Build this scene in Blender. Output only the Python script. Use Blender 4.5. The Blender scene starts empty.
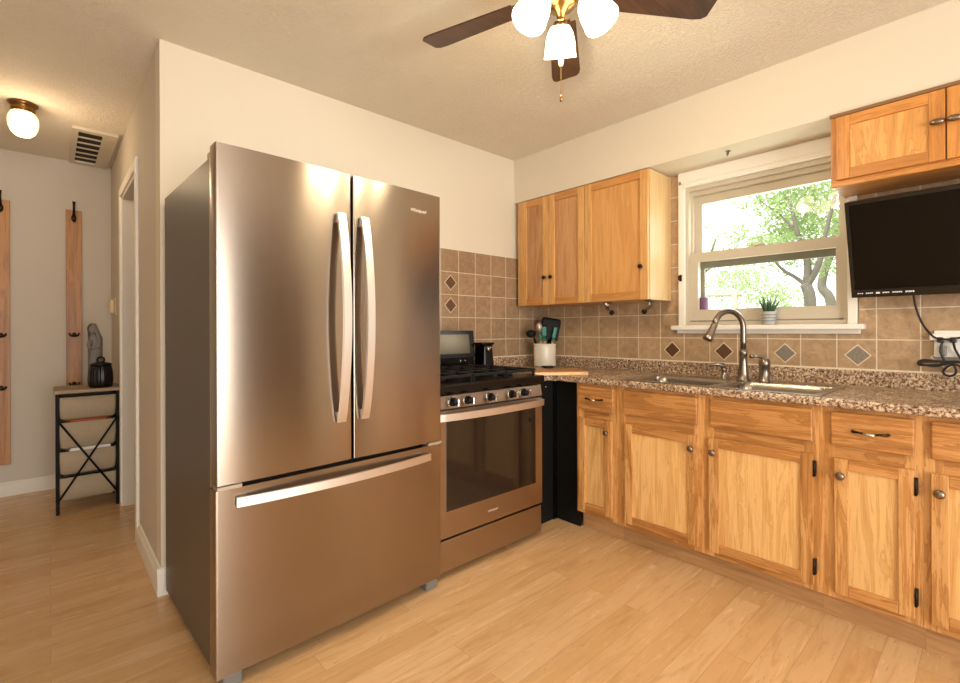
import bpy, bmesh, math, random
from math import sin, cos, pi, radians as R
from mathutils import Vector, Matrix, Euler

C = bpy.context.scene.collection
SC = bpy.context.scene
random.seed(7)

# ------------------------------------------------------------------ camera
YAW = 47.756
cd = bpy.data.cameras.new('camera'); cam = bpy.data.objects.new('camera', cd); C.objects.link(cam)
cd.sensor_width = 36; cd.lens = 473.7254 / 960 * 36
cd.shift_y = -10.96 / 960
cd.clip_start = .02
cam.matrix_world = Matrix.Translation((0, 0, 1.1567)) @ Matrix.Rotation(R(YAW - 90), 4, 'Z') @ Matrix.Rotation(R(90), 4, 'X') @ Matrix.Rotation(R(-.1853), 4, 'Z')
SC.camera = cam

# ------------------------------------------------------------------ world, sun, daylight and fill lamps, exposure
w = bpy.data.worlds.new('sky'); SC.world = w; w.use_nodes = True
bg = w.node_tree.nodes['Background']
bg.inputs[0].default_value = (.93, .97, 1, 1); bg.inputs[1].default_value = 2.2
SUN = bpy.data.lights.new('sun', 'SUN'); SUN.energy = 5.0; SUN.angle = R(3); SUN.color = (1, .96, .88)
so = bpy.data.objects.new('sun', SUN); C.objects.link(so)
so.rotation_euler = Vector((.45, -.25, -.86)).to_track_quat('-Z', 'Y').to_euler()
def area(name, loc, d, sx, sy, power, col):
    l = bpy.data.lights.new(name, 'AREA'); l.shape = 'RECTANGLE'; l.size = sx; l.size_y = sy; l.energy = power; l.color = col
    o = bpy.data.objects.new(name, l); C.objects.link(o); o.location = loc
    o.rotation_euler = Vector(d).to_track_quat('-Z', 'Y').to_euler()
    return o
FILL_TINT = (1, .985, .945)
area('added_fill_rear', (.4, -2.66, 1.08), (0, 1, 0), 2.0, 1.95, 100, FILL_TINT)  # added fill lamp in an invented opening behind the camera
area('added_fill_side', (-1.86, -1.1, 1.45), (1, 0, 0), 1.1, 1.8, 8, FILL_TINT)  # added weak fill from the side, at an invented window
area('sink_window_daylight', (3.12, .905, 1.6), (-1, 0, -.15), .72, .75, 6, (1, .98, .94))
SC.view_settings.view_transform = 'Standard'
SC.view_settings.look = 'None'
SC.view_settings.exposure = 0.3
SC.view_settings.gamma = 1
SC.view_settings.use_curve_mapping = False

# ------------------------------------------------------------------ material helpers
def lin(c):
    if isinstance(c, str):
        c = [int(c[i:i + 2], 16) / 255 for i in (0, 2, 4)]
    return tuple((x / 12.92 if x <= .04045 else ((x + .055) / 1.055) ** 2.4) for x in c) + (1,)

class NT:
    def __init__(s, name):
        s.m = bpy.data.materials.new(name); s.m.use_nodes = True
        s.t = s.m.node_tree; s.b = s.t.nodes['Principled BSDF']; s.out = s.t.nodes['Material Output']
    def n(s, typ, **k):
        nd = s.t.nodes.new(typ)
        for a, v in k.items():
            if a.startswith('i_'):
                key = a[2:]; key = int(key) if key.isdigit() else key.replace('_', ' ')
                s.put(nd.inputs[key], v)
            else: setattr(nd, a, v)
        return nd
    def put(s, sock, v):
        if isinstance(v, bpy.types.NodeSocket): s.t.links.new(v, sock)
        else: sock.default_value = v
    def math(s, op, a, b=0.0, c=None):
        nd = s.t.nodes.new('ShaderNodeMath'); nd.operation = op
        s.put(nd.inputs[0], a); s.put(nd.inputs[1], b)
        if c is not None: s.put(nd.inputs[2], c)
        return nd.outputs[0]
    def mix(s, f, a, b, mode='MIX'):
        nd = s.t.nodes.new('ShaderNodeMix'); nd.data_type = 'RGBA'; nd.blend_type = mode
        s.put(nd.inputs[0], f); s.put(nd.inputs[6], a); s.put(nd.inputs[7], b)
        return nd.outputs[2]
    def pos(s): return s.n('ShaderNodeNewGeometry').outputs['Position']
    def obj(s): return s.n('ShaderNodeTexCoord').outputs['Object']
    def mapping(s, v, scale=(1, 1, 1), loc=(0, 0, 0), rot=(0, 0, 0)):
        nd = s.n('ShaderNodeMapping'); s.put(nd.inputs['Vector'], v)
        nd.inputs['Scale'].default_value = scale; nd.inputs['Location'].default_value = loc; nd.inputs['Rotation'].default_value = rot
        return nd.outputs[0]
    def noise(s, v, scale, detail=4, rough=.55, dist=0.0):
        nd = s.n('ShaderNodeTexNoise'); s.put(nd.inputs['Vector'], v)
        nd.inputs['Scale'].default_value = scale; nd.inputs['Detail'].default_value = detail
        nd.inputs['Roughness'].default_value = rough; nd.inputs['Distortion'].default_value = dist
        return nd.outputs['Fac']
    def ramp(s, f, *stops):
        nd = s.n('ShaderNodeValToRGB'); s.put(nd.inputs[0], f); e = nd.color_ramp.elements
        while len(e) < len(stops): e.new(.5)
        for el, (p, c) in zip(e, stops):
            el.position = p; el.color = lin(c) if not isinstance(c, (int, float)) else (c, c, c, 1)
        return nd.outputs[0]
    def bump(s, h, strength=.3, dist=.002):
        nd = s.n('ShaderNodeBump'); s.put(nd.inputs['Height'], h)
        nd.inputs['Strength'].default_value = strength; nd.inputs['Distance'].default_value = dist
        s.t.links.new(nd.outputs[0], s.b.inputs['Normal']); return nd
    def set(s, **k):
        for a, v in k.items():
            s.put(s.b.inputs[a.replace('_', ' ')], v)
        return s
    def rnd(s): return s.n('ShaderNodeObjectInfo').outputs['Random']

def plain(name, col, rough=.5, metal=0.0, spec=.5, **k):
    t = NT(name); t.set(Base_Color=lin(col), Roughness=rough, Metallic=metal)
    t.b.inputs['Specular IOR Level'].default_value = spec
    for a, v in k.items(): t.b.inputs[a.replace('_', ' ')].default_value = v
    return t.m

def paint(name, col, bscale, bstr, dist=.002):
    t = NT(name); p = t.pos()
    big = t.noise(p, 1.3, 3)
    a = lin(col); d = tuple(x * .95 for x in a[:3]) + (1,)
    t.set(Base_Color=t.mix(big, a, d), Roughness=.75)
    t.bump(t.noise(p, bscale, 5, .6), bstr, dist)
    return t.m

M = {}
M['wall'] = paint('wall_paint', 'DACFBC', 160, .12)
M['wall_shaded'] = paint('wall_paint_shaded', 'C9BFB1', 160, .15)  # same wall paint, the hall's weaker light darkened into its colour
t = NT('ceiling_texture'); p = t.pos()
v = t.n('ShaderNodeTexVoronoi'); t.put(v.inputs['Vector'], p); v.inputs['Scale'].default_value = 38; v.feature = 'SMOOTH_F1'
nz = t.noise(p, 55, 5, .65, 1.2)
t.set(Base_Color=t.mix(t.noise(p, 2.5, 5, .6), lin('EFE5D4'), lin('E2D6C2')), Roughness=.8)
t.bump(t.math('ADD', t.ramp(nz, (.42, 0.0), (.6, 1.0)), t.math('MULTIPLY', v.outputs[0], .3)), .7, .005)
M['ceiling'] = t.m
M['trim'] = plain('white_trim_paint', 'E9E4DA', .4)
M['vinyl'] = plain('vinyl_window', 'C3B8A4', .4)
M['trim_shaded'] = plain('trim_paint_shaded', 'DDD6CA', .45)  # white trim again, the dimness of the hall put into the colour

# floor : strip laminate, planks along X
t = NT('laminate_floor'); p = t.pos()
br = t.n('ShaderNodeTexBrick'); t.put(br.inputs['Vector'], p)
br.offset = .37; br.offset_frequency = 2; br.squash = 1
br.inputs['Scale'].default_value = 1; br.inputs['Brick Width'].default_value = 1.1; br.inputs['Row Height'].default_value = .097
br.inputs['Mortar Size'].default_value = .0009; br.inputs['Mortar Smooth'].default_value = .2
br.inputs['Color1'].default_value = (0, 0, 0, 1); br.inputs['Color2'].default_value = (1, 1, 1, 1); br.inputs['Mortar'].default_value = (.4, .4, .4, 1)
row = t.math('FLOOR', t.math('DIVIDE', t.n('ShaderNodeSeparateXYZ', i_0=p).outputs[1], .097))
sh = t.n('ShaderNodeCombineXYZ', i_0=t.math('MULTIPLY', row, 3.7), i_1=t.math('MULTIPLY', br.outputs[0], 2.0), i_2=0.0)
pv = t.n('ShaderNodeVectorMath', operation='ADD', i_0=p, i_1=sh.outputs[0]).outputs[0]
g1 = t.noise(t.mapping(pv, (1.6, 13, 1)), 1.6, 6, .62, 1.3)
g2 = t.noise(t.mapping(pv, (9, 60, 1)), 1.6, 5, .75, 1.2)
base = t.ramp(br.outputs[0], (0.0, 'CBA372'), (.5, 'D3AC7D'), (1.0, 'DAB68A'))
c1 = t.mix(t.ramp(g1, (.30, .65), (.50, 0.0)), base, lin('B58A5A'))
c2 = t.mix(t.ramp(g2, (.30, .7), (.39, 0.0)), c1, lin('8C623A'))
c3 = t.mix(t.math('MULTIPLY', br.outputs['Fac'], .45), c2, lin('7A5430'))
t.set(Base_Color=c3, Roughness=t.math('MULTIPLY_ADD', g1, .12, .20))
t.b.inputs['Specular IOR Level'].default_value = .45
t.bump(t.math('ADD', t.math('MULTIPLY', br.outputs['Fac'], -1), t.math('MULTIPLY', g2, .15)), .15, .001)
M['floor'] = t.m

def wood(name, light, mid, dark, axis='z', scale=1.0, rough=.42, ringy=.5):
    t = NT(name); o = t.obj(); r = t.rnd()
    off = t.n('ShaderNodeCombineXYZ', i_0=t.math('MULTIPLY', r, 17), i_1=t.math('MULTIPLY', r, 31), i_2=t.math('MULTIPLY', r, 53)).outputs[0]
    q = t.n('ShaderNodeVectorMath', operation='ADD', i_0=o, i_1=off).outputs[0]
    lo, hi = 2.0 * scale, 22.0 * scale
    s = {'z': (hi, hi, lo), 'y': (hi, lo, hi), 'x': (lo, hi, hi)}[axis]
    n1 = t.noise(t.mapping(q, s), 1.0, 5, .6, 1.6)
    s2 = {'z': (150, 150, 5), 'y': (150, 5, 150), 'x': (5, 150, 150)}[axis]
    n2 = t.noise(t.mapping(q, s2), 1.0, 4, .65, .2)
    rings = t.math('FRACT', t.math('MULTIPLY', n1, 6.0))
    c = t.ramp(n1, (.25, dark), (.45, mid), (.62, light), (.8, mid))
    c = t.mix(t.math('MULTIPLY', t.ramp(rings, (0.0, .0), (.75, .3), (.93, 1.0), (1.0, 0.0)), ringy), c, lin(dark))
    c = t.mix(t.math('MULTIPLY', t.ramp(n2, (.32, 1.0), (.5, 0.0)), .5), c, lin(dark))
    hsv = t.n('ShaderNodeHueSaturation', i_Color=c, i_Value=t.math('MULTIPLY_ADD', r, .14, .93))
    t.set(Base_Color=hsv.outputs[0], Roughness=rough)
    t.bump(n2, .08, .001)
    return t.m
# wall cabinets (honey birch) and worn base cabinets (oak)
M['up_v'] = wood('honey_wood_vertical', 'D9A96C', 'CE9B5D', 'B67F45', 'z', ringy=.25)
M['up_h'] = wood('honey_wood_horizontal', 'CA9154', 'BC8145', 'A36A33', 'y', ringy=.25)
M['up_panel'] = wood('honey_panel_wood', 'D8A263', 'CC9455', 'B57C41', 'z', .7, ringy=.3)
M['up_panel_rough'] = wood('figured_panel_wood', 'C89868', 'BA885A', '9A6638', 'z', .8, ringy=.35)
M['side_wood'] = wood('pale_cabinet_side', 'DCBB88', 'D5B27D', 'C39D68', 'z', .8, ringy=.15)
M['bs_v'] = wood('worn_oak_vertical', 'DCAA6C', 'C38C4E', '8C5523', 'z', ringy=.6)
M['bs_h'] = wood('worn_oak_horizontal', 'CD9557', 'B57C40', '825023', 'y', ringy=.6)
M['bs_panel'] = wood('pale_oak_panel', 'E6BC7E', 'DBAC6C', 'BC8649', 'z', .8, ringy=.55)
M['toe'] = wood('toe_kick_wood', 'C29768', 'B4885A', '966B40', 'y', ringy=.3)
M['oakr_v'] = wood('right_oak_vertical', 'D09049', 'C07F3A', '9A5F26', 'z', ringy=.4)
M['oakr_h'] = wood('right_oak_horizontal', 'D09049', 'C07F3A', '9A5F26', 'y', ringy=.4)
M['oakr_p'] = wood('right_oak_panel', 'E2AC64', 'D69D55', 'B97F3D', 'z', .7, ringy=.8)
M['toptrim'] = plain('cabinet_top_trim', '7E5B38', .5)
M['rack'] = wood('coat_rack_board', 'BC8547', 'AB7438', '855426', 'z', .7, ringy=.5)
M['board'] = wood('cutting_board_wood', 'C08A50', 'AE7840', '8E5C2C', 'x', ringy=.3)
M['boardedge'] = wood('cutting_board_edge', 'E8C08A', 'E0B47C', 'C99A60', 'x', ringy=.2)
M['blade'] = wood('fan_blade_wood', '4A3226', '3D281E', '2A1A12', 'x', ringy=.2, rough=.35)
M['utwood'] = plain('utensil_wood', 'C99A78', .6)

def steel(name, col, rough, aniso=.0, brush=True, rot=0.0):
    t = NT(name)
    o = t.obj()
    n1 = t.noise(t.mapping(o, (3, 3, 500)), 1, 3, .6)
    t.set(Base_Color=lin(col), Metallic=1.0, Roughness=t.math('MULTIPLY_ADD', n1, .03, rough - .015))
    if aniso:
        t.b.inputs['Anisotropic'].default_value = aniso; t.b.inputs['Anisotropic Rotation'].default_value = rot
        tg = t.n('ShaderNodeTangent'); tg.direction_type = 'RADIAL'; tg.axis = 'Z'
        t.t.links.new(tg.outputs[0], t.b.inputs['Tangent'])
    return t.m
M['steel'] = steel('brushed_stainless', 'A2968A', .22, .8, rot=.25)
M['steel_range'] = steel('range_stainless', 'AD9C8A', .34, .7, rot=.25)
M['steel_handle'] = steel('handle_stainless', 'E6E1DB', .40)
M['sink'] = steel('sink_stainless', 'A8A196', .24)
M['nickel'] = steel('brushed_nickel', '8F8377', .28)
M['chrome'] = plain('chrome', 'D8D4CE', .12, 1.0)
M['fridge_side'] = plain('fridge_side_grey', '5E564E', .42, .35)
M['rubber'] = plain('black_rubber', '16130F', .6)
M['greyplastic'] = plain('grey_plastic', '6F6D69', .45)
M['hingegrey'] = plain('hinge_cover_grey', 'A69A88', .4, .4)
M['black'] = plain('black_enamel', '080706', .2, 0, .35)
M['blackmatte'] = plain('black_matte', '0C0B0A', .6, 0, .25)
M['iron'] = plain('cast_iron', '0F0D0C', .55, 0, .3)
M['ovenglass'] = plain('oven_glass', '1E1712', .08, 0, .6)
M['panelglass'] = plain('backguard_panel', '665D4C', .22, .8)
M['dkmetal'] = plain('oil_rubbed_bronze', '3A2C24', .35, .9)
M['knobmetal'] = plain('antique_nickel_knob', '8B7B6C', .3, 1.0)
M['hinge'] = plain('dark_hinge_metal', '2E241B', .4, .8)
M['brass'] = plain('antique_brass', 'A88652', .25, 1.0)
M['brasshall'] = plain('aged_brass', '7C5A33', .3, 1.0)
M['whiteplastic'] = plain('white_plastic', 'ECE8E0', .35)
M['beigeplastic'] = plain('beige_plastic', 'D8C6A0', .4)
M['tv'] = plain('tv_screen', '060606', .2, 0, .22)
M['tvframe'] = plain('tv_bezel', '0F0E0D', .3)
M['whiteprint'] = plain('white_print', 'E6E6E6', .5)
M['logo'] = plain('logo_silver', 'E4E0DA', .3, .5)
M['crock'] = plain('white_glazed_ceramic', 'E4DCCB', .25)
M['teal'] = plain('teal_silicone', '187866', .45)
M['spoonmetal'] = plain('grey_spoon', 'B8A8A0', .25, .6)
M['potwhite'] = plain('pot_ceramic', 'B5B5B1', .5)
M['potdark'] = plain('pot_dark_lines', '6F6C69', .6)
M['soil'] = plain('potting_soil', '3B2A1E', .9)
M['succulent'] = plain('succulent_green', '2F5430', .5)
M['purple'] = plain('purple_wax', '6E4A68', .5)
M['statue'] = plain('grey_stone_resin', '7C766F', .6)
M['jar'] = plain('black_glaze', '0E0D0C', .25, 0, .35)
M['frameblack'] = plain('black_tube_metal', '090807', .6, 0, .2)
M['shelftop'] = plain('shelf_top_laminate', '9B8467', .5)
M['pumpkin'] = plain('orange_red_cloth', 'A5542E', .8)
M['papers'] = plain('white_paper', 'E8E6E0', .7)
M['cordblack'] = plain('black_cord', '14110E', .45)
M['grass'] = plain('grass', '8CA860', .9)
M['bark'] = plain('tree_bark', '6B6258', .9)
M['fencewood'] = plain('fence_wood', 'B39F88', .9)
M['ventwhite'] = plain('vent_painted_metal', 'CFC3B0', .5)
M['ventdark'] = plain('vent_shade_dark', '2A241E', .9)
M['reflected_brown'] = wood('unseen_wall_reflected_brown', '80664A', '70573E', '57422D', 'z', .6)  # brown given to the unseen wall for its reflection in the refrigerator
M['rust'] = plain('seam_dark', '4A3A2C', .8)

# canvas weave
t = NT('canvas_cloth'); o = t.obj()
t.set(Base_Color=t.mix(t.noise(o, 220, 3), lin('BCAB92'), lin('988770')), Roughness=.9)
t.bump(t.noise(o, 260, 2), .3, .001); M['canvas'] = t.m
# laminate worktop
t = NT('granite_laminate'); p = t.pos()
a = t.noise(p, 85, 5, .75, .6); b = t.noise(p, 190, 3, .6); c = t.noise(p, 9, 3)
col = t.ramp(a, (.36, '2E1F17'), (.42, '684A37'), (.48, '9A7B60'), (.54, 'C6AB8D'), (.61, 'E6D8C0'))
col = t.mix(t.ramp(b, (.33, .9), (.43, 0.0)), col, lin('2A1D16'))
col = t.mix(t.math('MULTIPLY', t.ramp(c, (.4, 0.0), (.65, 1.0)), .35), col, lin('6E4E3C'))
t.set(Base_Color=col, Roughness=.27); M['granite'] = t.m

def tile(name, axis, pitch, phase, zp, zphase, ca, cb, grout):
    t = NT(name); p = t.pos(); sx = t.n('ShaderNodeSeparateXYZ', i_0=p)
    u = t.math('DIVIDE', t.math('SUBTRACT', sx.outputs[axis], phase), pitch)
    v = t.math('DIVIDE', t.math('SUBTRACT', sx.outputs[2], zphase), zp)
    def edge(a, s): 
        f = t.math('FRACT', t.math('ADD', a, 40.0))
        return t.math('MULTIPLY', t.math('MINIMUM', f, t.math('SUBTRACT', 1.0, f)), s)
    e = t.math('MINIMUM', edge(u, pitch), edge(v, zp))
    mask = t.math('LESS_THAN', e, .0022)
    wn = t.n('ShaderNodeTexWhiteNoise', noise_dimensions='2D')
    t.put(wn.inputs['Vector'], t.n('ShaderNodeCombineXYZ', i_0=t.math('FLOOR', u), i_1=t.math('FLOOR', v), i_2=0.0).outputs[0])
    m1 = t.noise(p, 22, 6, .65, .8); m2 = t.noise(p, 130, 4, .6)
    f = t.math('ADD', t.math('MULTIPLY', m1, .75), t.math('MULTIPLY', m2, .35))
    colr = t.mix(t.ramp(f, (.38, 0.0), (.72, 1.0)), lin(ca), lin(cb))
    hsv = t.n('ShaderNodeHueSaturation', i_Color=colr, i_Value=t.math('MULTIPLY_ADD', wn.outputs['Value'], .16, .92))
    t.set(Base_Color=t.mix(mask, hsv.outputs[0], lin(grout)), Roughness=t.math('MULTIPLY_ADD', mask, .4, .38))
    hgt = t.math('ADD', t.math('MINIMUM', t.math('DIVIDE', e, .005), 1.0), t.math('MULTIPLY', m2, .15))
    t.bump(hgt, .5, .0015)
    return t.m
M['tileR'] = tile('wall_tile_sink_side', 1, .1525, 1.311, .1455, .962, '957859', 'BB9D79', 'D6CAB4')
M['tileB_shaded'] = tile('wall_tile_range_side_shaded', 0, .1515, 2.055, .152, 1.398, '876C53', 'A78A6A', 'D0C2AB')  # same ceramic as the sink side, shade worked into darker colours
t = NT('accent_brown'); t.set(Base_Color=t.mix(t.noise(t.pos(), 60), lin('4F3524'), lin('6C4A32')), Roughness=.3); M['accent_brown'] = t.m
t = NT('accent_grey'); t.set(Base_Color=t.mix(t.noise(t.pos(), 160, 2), lin('5E574F'), lin('A79C8E')), Roughness=.35, Metallic=.3); M['accent_grey'] = t.m
M['grout'] = plain('accent_grout', 'DDCFB6', .8)

# glass: mostly clear, faint reflection
t = NT('window_glass')
tr = t.n('ShaderNodeBsdfTransparent'); gl = t.n('ShaderNodeBsdfGlossy'); gl.inputs['Roughness'].default_value = .02
mx = t.n('ShaderNodeMixShader'); mx.inputs[0].default_value = .02
t.t.links.new(tr.outputs[0], mx.inputs[1]); t.t.links.new(gl.outputs[0], mx.inputs[2]); t.t.links.new(mx.outputs[0], t.out.inputs[0])
M['glass'] = t.m
# leaves
t = NT('leaf'); r = t.noise(t.pos(), 3, 2)
df = t.n('ShaderNodeBsdfDiffuse'); tl = t.n('ShaderNodeBsdfTranslucent')
colr = t.mix(r, lin('8FA36A'), lin('B3C08C'))
t.t.links.new(colr, df.inputs[0]); t.t.links.new(colr, tl.inputs[0])
mx = t.n('ShaderNodeMixShader'); mx.inputs[0].default_value = .5
t.t.links.new(df.outputs[0], mx.inputs[1]); t.t.links.new(tl.outputs[0], mx.inputs[2]); t.t.links.new(mx.outputs[0], t.out.inputs[0])
M['leaf'] = t.m
def glow(name, col, s, base='F5EBD8'):
    t = NT(name); t.set(Base_Color=lin(base), Roughness=.4); t.b.inputs['Emission Color'].default_value = lin(col); t.b.inputs['Emission Strength'].default_value = s
    return t.m
M['shade'] = glow('frosted_shade_lit', 'FFE6BC', 9.0)
M['hallshade'] = glow('ribbed_globe_lit', 'FFD39A', 1.5)

# ------------------------------------------------------------------ mesh helpers (world coordinates in, shifted to the parent's origin)
class B:
    def __init__(s): s.bm = bmesh.new()
    def _add(s, tmp, smooth=False):
        if smooth:
            for f in tmp.faces: f.smooth = True
        me = bpy.data.meshes.new('t'); tmp.to_mesh(me); tmp.free(); s.bm.from_mesh(me); bpy.data.meshes.remove(me); return s
    def box(s, x0, x1, y0, y1, z0, z1, bev=0.0, seg=2, mat=None):
        t = bmesh.new(); bmesh.ops.create_cube(t, size=1)
        for v in t.verts: v.co = Vector(((x0 + x1) / 2 + v.co.x * (x1 - x0), (y0 + y1) / 2 + v.co.y * (y1 - y0), (z0 + z1) / 2 + v.co.z * (z1 - z0)))
        if bev: bmesh.ops.bevel(t, geom=t.edges[:], offset=bev, segments=seg, affect='EDGES', profile=.5)
        if mat: bmesh.ops.transform(t, matrix=mat, verts=t.verts)
        return s._add(t)
    def ring(s, axis, outer, inner, a0, a1):   # rectangular frame: outer/inner = (u0,u1,w0,w1); axis = thin axis
        u0, u1, w0, w1 = outer; i0, i1, j0, j1 = inner
        for (p0, p1, q0, q1) in ((u0, u1, w0, j0), (u0, u1, j1, w1), (u0, i0, j0, j1), (i1, u1, j0, j1)):
            if axis == 'x': s.box(a0, a1, p0, p1, q0, q1)
            elif axis == 'y': s.box(p0, p1, a0, a1, q0, q1)
            else: s.box(p0, p1, q0, q1, a0, a1)
        return s
    def lathe(s, prof, c=(0, 0, 0), seg=28, mat=None, flute=0, fl=0.0):
        t = bmesh.new(); rings = []
        for r, z in prof:
            if r < 1e-6: rings.append([t.verts.new((0, 0, z))])
            else: rings.append([t.verts.new(((r * (1 + fl * cos(flute * 2 * pi * k / seg))) * cos(2 * pi * k / seg), (r * (1 + fl * cos(flute * 2 * pi * k / seg))) * sin(2 * pi * k / seg), z)) for k in range(seg)])
        for a, b in zip(rings, rings[1:]):
            for k in range(seg):
                k2 = (k + 1) % seg
                if len(a) == 1 and len(b) == 1: continue
                if len(a) == 1: t.faces.new((a[0], b[k], b[k2]))
                elif len(b) == 1: t.faces.new((a[k], a[k2], b[0]))
                else: t.faces.new((a[k], a[k2], b[k2], b[k]))
        for rg in (rings[0], rings[-1]):
            pass
        if len(rings[0]) > 1 and prof[0][0] != prof[-1][0]: pass
        bmesh.ops.transform(t, matrix=Matrix.Translation(c) @ (mat or Matrix()), verts=t.verts)
        bmesh.ops.recalc_face_normals(t, faces=t.faces)
        return s._add(t, True)
    def cyl(s, p0, p1, r0, r1=None, seg=20):
        r1 = r0 if r1 is None else r1
        p0, p1 = Vector(p0), Vector(p1); d = p1 - p0; L = d.length
        m = d.to_track_quat('Z', 'Y').to_matrix().to_4x4()
        return s.lathe([(0, 0), (r0, 0), (r1, L), (0, L)], p0, seg, m)
    def ball(s, c, r, sc=(1, 1, 1), seg=16):
        t = bmesh.new(); bmesh.ops.create_uvsphere(t, u_segments=seg, v_segments=max(8, seg // 2), radius=r)
        for v in t.verts: v.co = Vector((c[0] + v.co.x * sc[0], c[1] + v.co.y * sc[1], c[2] + v.co.z * sc[2]))
        return s._add(t, True)
    def tube(s, pts, r, seg=10, caps=True):
        pts = [Vector(p) for p in pts]; n = len(pts)
        rs = r if isinstance(r, (list, tuple)) else [r] * n
        t = bmesh.new(); rings = []; up = None
        for i, p in enumerate(pts):
            d = (pts[min(i + 1, n - 1)] - pts[max(i - 1, 0)]).normalized()
            if up is None:
                up = Vector((0, 0, 1)) if abs(d.z) < .9 else Vector((1, 0, 0))
            x = d.cross(up).normalized(); y = x.cross(d).normalized(); up = y
            rings.append([t.verts.new(p + (x * cos(2 * pi * k / seg) + y * sin(2 * pi * k / seg)) * rs[i]) for k in range(seg)])
        for a, b in zip(rings, rings[1:]):
            for k in range(seg): t.faces.new((a[k], a[(k + 1) % seg], b[(k + 1) % seg], b[k]))
        if caps: t.faces.new(rings[0]); t.faces.new(rings[-1])
        bmesh.ops.recalc_face_normals(t, faces=t.faces)
        return s._add(t, True)
    def prism(s, poly, axis, a0, a1, smooth=False):  # poly in the two other axes, extruded along axis
        def P(u, v, a): return {'x': (a, u, v), 'y': (u, a, v), 'z': (u, v, a)}[axis]
        t = bmesh.new(); A = [t.verts.new(P(u, v, a0)) for u, v in poly]; Bv = [t.verts.new(P(u, v, a1)) for u, v in poly]
        t.faces.new(A); t.faces.new(Bv); n = len(poly)
        for k in range(n):
            f = t.faces.new((A[k], A[(k + 1) % n], Bv[(k + 1) % n], Bv[k])); f.smooth = smooth
        bmesh.ops.recalc_face_normals(t, faces=t.faces)
        if smooth: bmesh.ops.split_edges(t, edges=[e for e in t.edges if len(e.link_faces) == 2 and e.calc_face_angle(0) > .6])
        return s._add(t)
    def loft(s, rings, cap0=False, cap1=False, smooth=True, close=True):
        t = bmesh.new(); V = [[t.verts.new(p) for p in r] for r in rings]; n = len(V[0])
        for a, b in zip(V, V[1:]):
            for k in range(n if close else n - 1): t.faces.new((a[k], a[(k + 1) % n], b[(k + 1) % n], b[k]))
        if cap0: t.faces.new(V[0])
        if cap1: t.faces.new(V[-1])
        bmesh.ops.recalc_face_normals(t, faces=t.faces)
        return s._add(t, smooth)
    def xf(s, m): bmesh.ops.transform(s.bm, matrix=m, verts=s.bm.verts); return s

ORIG = {}
def obj(name, b, mat, parent=None, loc=None, autosmooth=False):
    me = bpy.data.meshes.new(name); b.bm.to_mesh(me); b.bm.free(); me.materials.append(mat if not isinstance(mat, str) else M[mat])
    o = bpy.data.objects.new(name, me); C.objects.link(o)
    if parent is not None:
        org = ORIG[parent.name]; me.transform(Matrix.Translation(-org)); o.parent = parent; ORIG[o.name] = org.copy()
    else:
        if loc is None:
            xs = [v.co for v in me.vertices]
            loc = Vector(((min(v.x for v in xs) + max(v.x for v in xs)) / 2, (min(v.y for v in xs) + max(v.y for v in xs)) / 2, min(v.z for v in xs)))
        loc = Vector(loc); me.transform(Matrix.Translation(-loc)); o.location = loc; ORIG[o.name] = loc
    return o
def tag(o, label, cat, group=None):
    o['label'] = label; o['category'] = cat
    if group: o['group'] = group
    return o
def thing(name, loc, label, cat, group=None):
    o = bpy.data.objects.new(name, None); C.objects.link(o); o.location = loc; o.empty_display_size = .1
    ORIG[o.name] = Vector(loc); return tag(o, label, cat, group)
def struct(name, b, mat, parent=None):
    o = obj(name, b, mat, parent)
    if parent is None: o['kind'] = 'structure'
    return o
def text_mesh(name, s, size, mat, parent, m, shear=0.0, ext=.0006):
    cu = bpy.data.curves.new(name, 'FONT'); cu.body = s; cu.size = size; cu.shear = shear; cu.extrude = ext; cu.align_x = 'CENTER'
    tmp = bpy.data.objects.new(name + '_tmp', cu); C.objects.link(tmp)
    bpy.context.view_layer.update()
    me = bpy.data.meshes.new_from_object(tmp.evaluated_get(bpy.context.evaluated_depsgraph_get()))
    bpy.data.objects.remove(tmp)
    b = B(); b.bm.from_mesh(me); bpy.data.meshes.remove(me); b.xf(m)
    return obj(name, b, mat, parent)
def rrect(cx, cy, w, d, r, z, n=5):
    out = []
    for (sx, sy, a) in ((1, 1, 0), (-1, 1, 90), (-1, -1, 180), (1, -1, 270)):
        for k in range(n + 1):
            an = R(a + 90 * k / n); out.append((cx + sx * (w / 2 - r) + r * cos(an), cy + sy * (d / 2 - r) + r * sin(an), z))
    return out

# ------------------------------------------------------------------ the room
H = 2.443; XW = 2.894; YB = 2.486; XH = .36; YH = 4.72; XL = -1.8; YF = -2.6
struct('floor', B().box(XL - .1, XW + .1, YF - .1, YH + .1, -.05, 0), 'floor')
struct('ceiling', B().box(XL - .1, XW + .2, YF - .1, YH + .1, H, H + .08), 'ceiling')
WY0, WY1, WZ0, WZ1 = .50, 1.305, 1.175, 2.035
b = B(); 
b.box(XW, XW + .14, YF, WY0, 0, H).box(XW, XW + .14, WY1, YH, 0, H).box(XW, XW + .14, WY0, WY1, 0, WZ0).box(XW, XW + .14, WY0, WY1, WZ1, H)
struct('wall_right', b, 'wall')
struct('wall_back', B().box(XH, XW, YB, YB + .11, 0, H), 'wall')
DY0, DY1, DZ = 3.21, 3.93, 2.05
b = B().box(XH, XH + .11, YB + .11, DY0, 0, H).box(XH, XH + .11, DY1, YH, 0, H).box(XH, XH + .11, DY0, DY1, DZ, H)
struct('wall_hall', b, 'wall_shaded')
struct('wall_far', B().box(XL, XW, YH, YH + .1, 0, H), 'wall_shaded')
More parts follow.
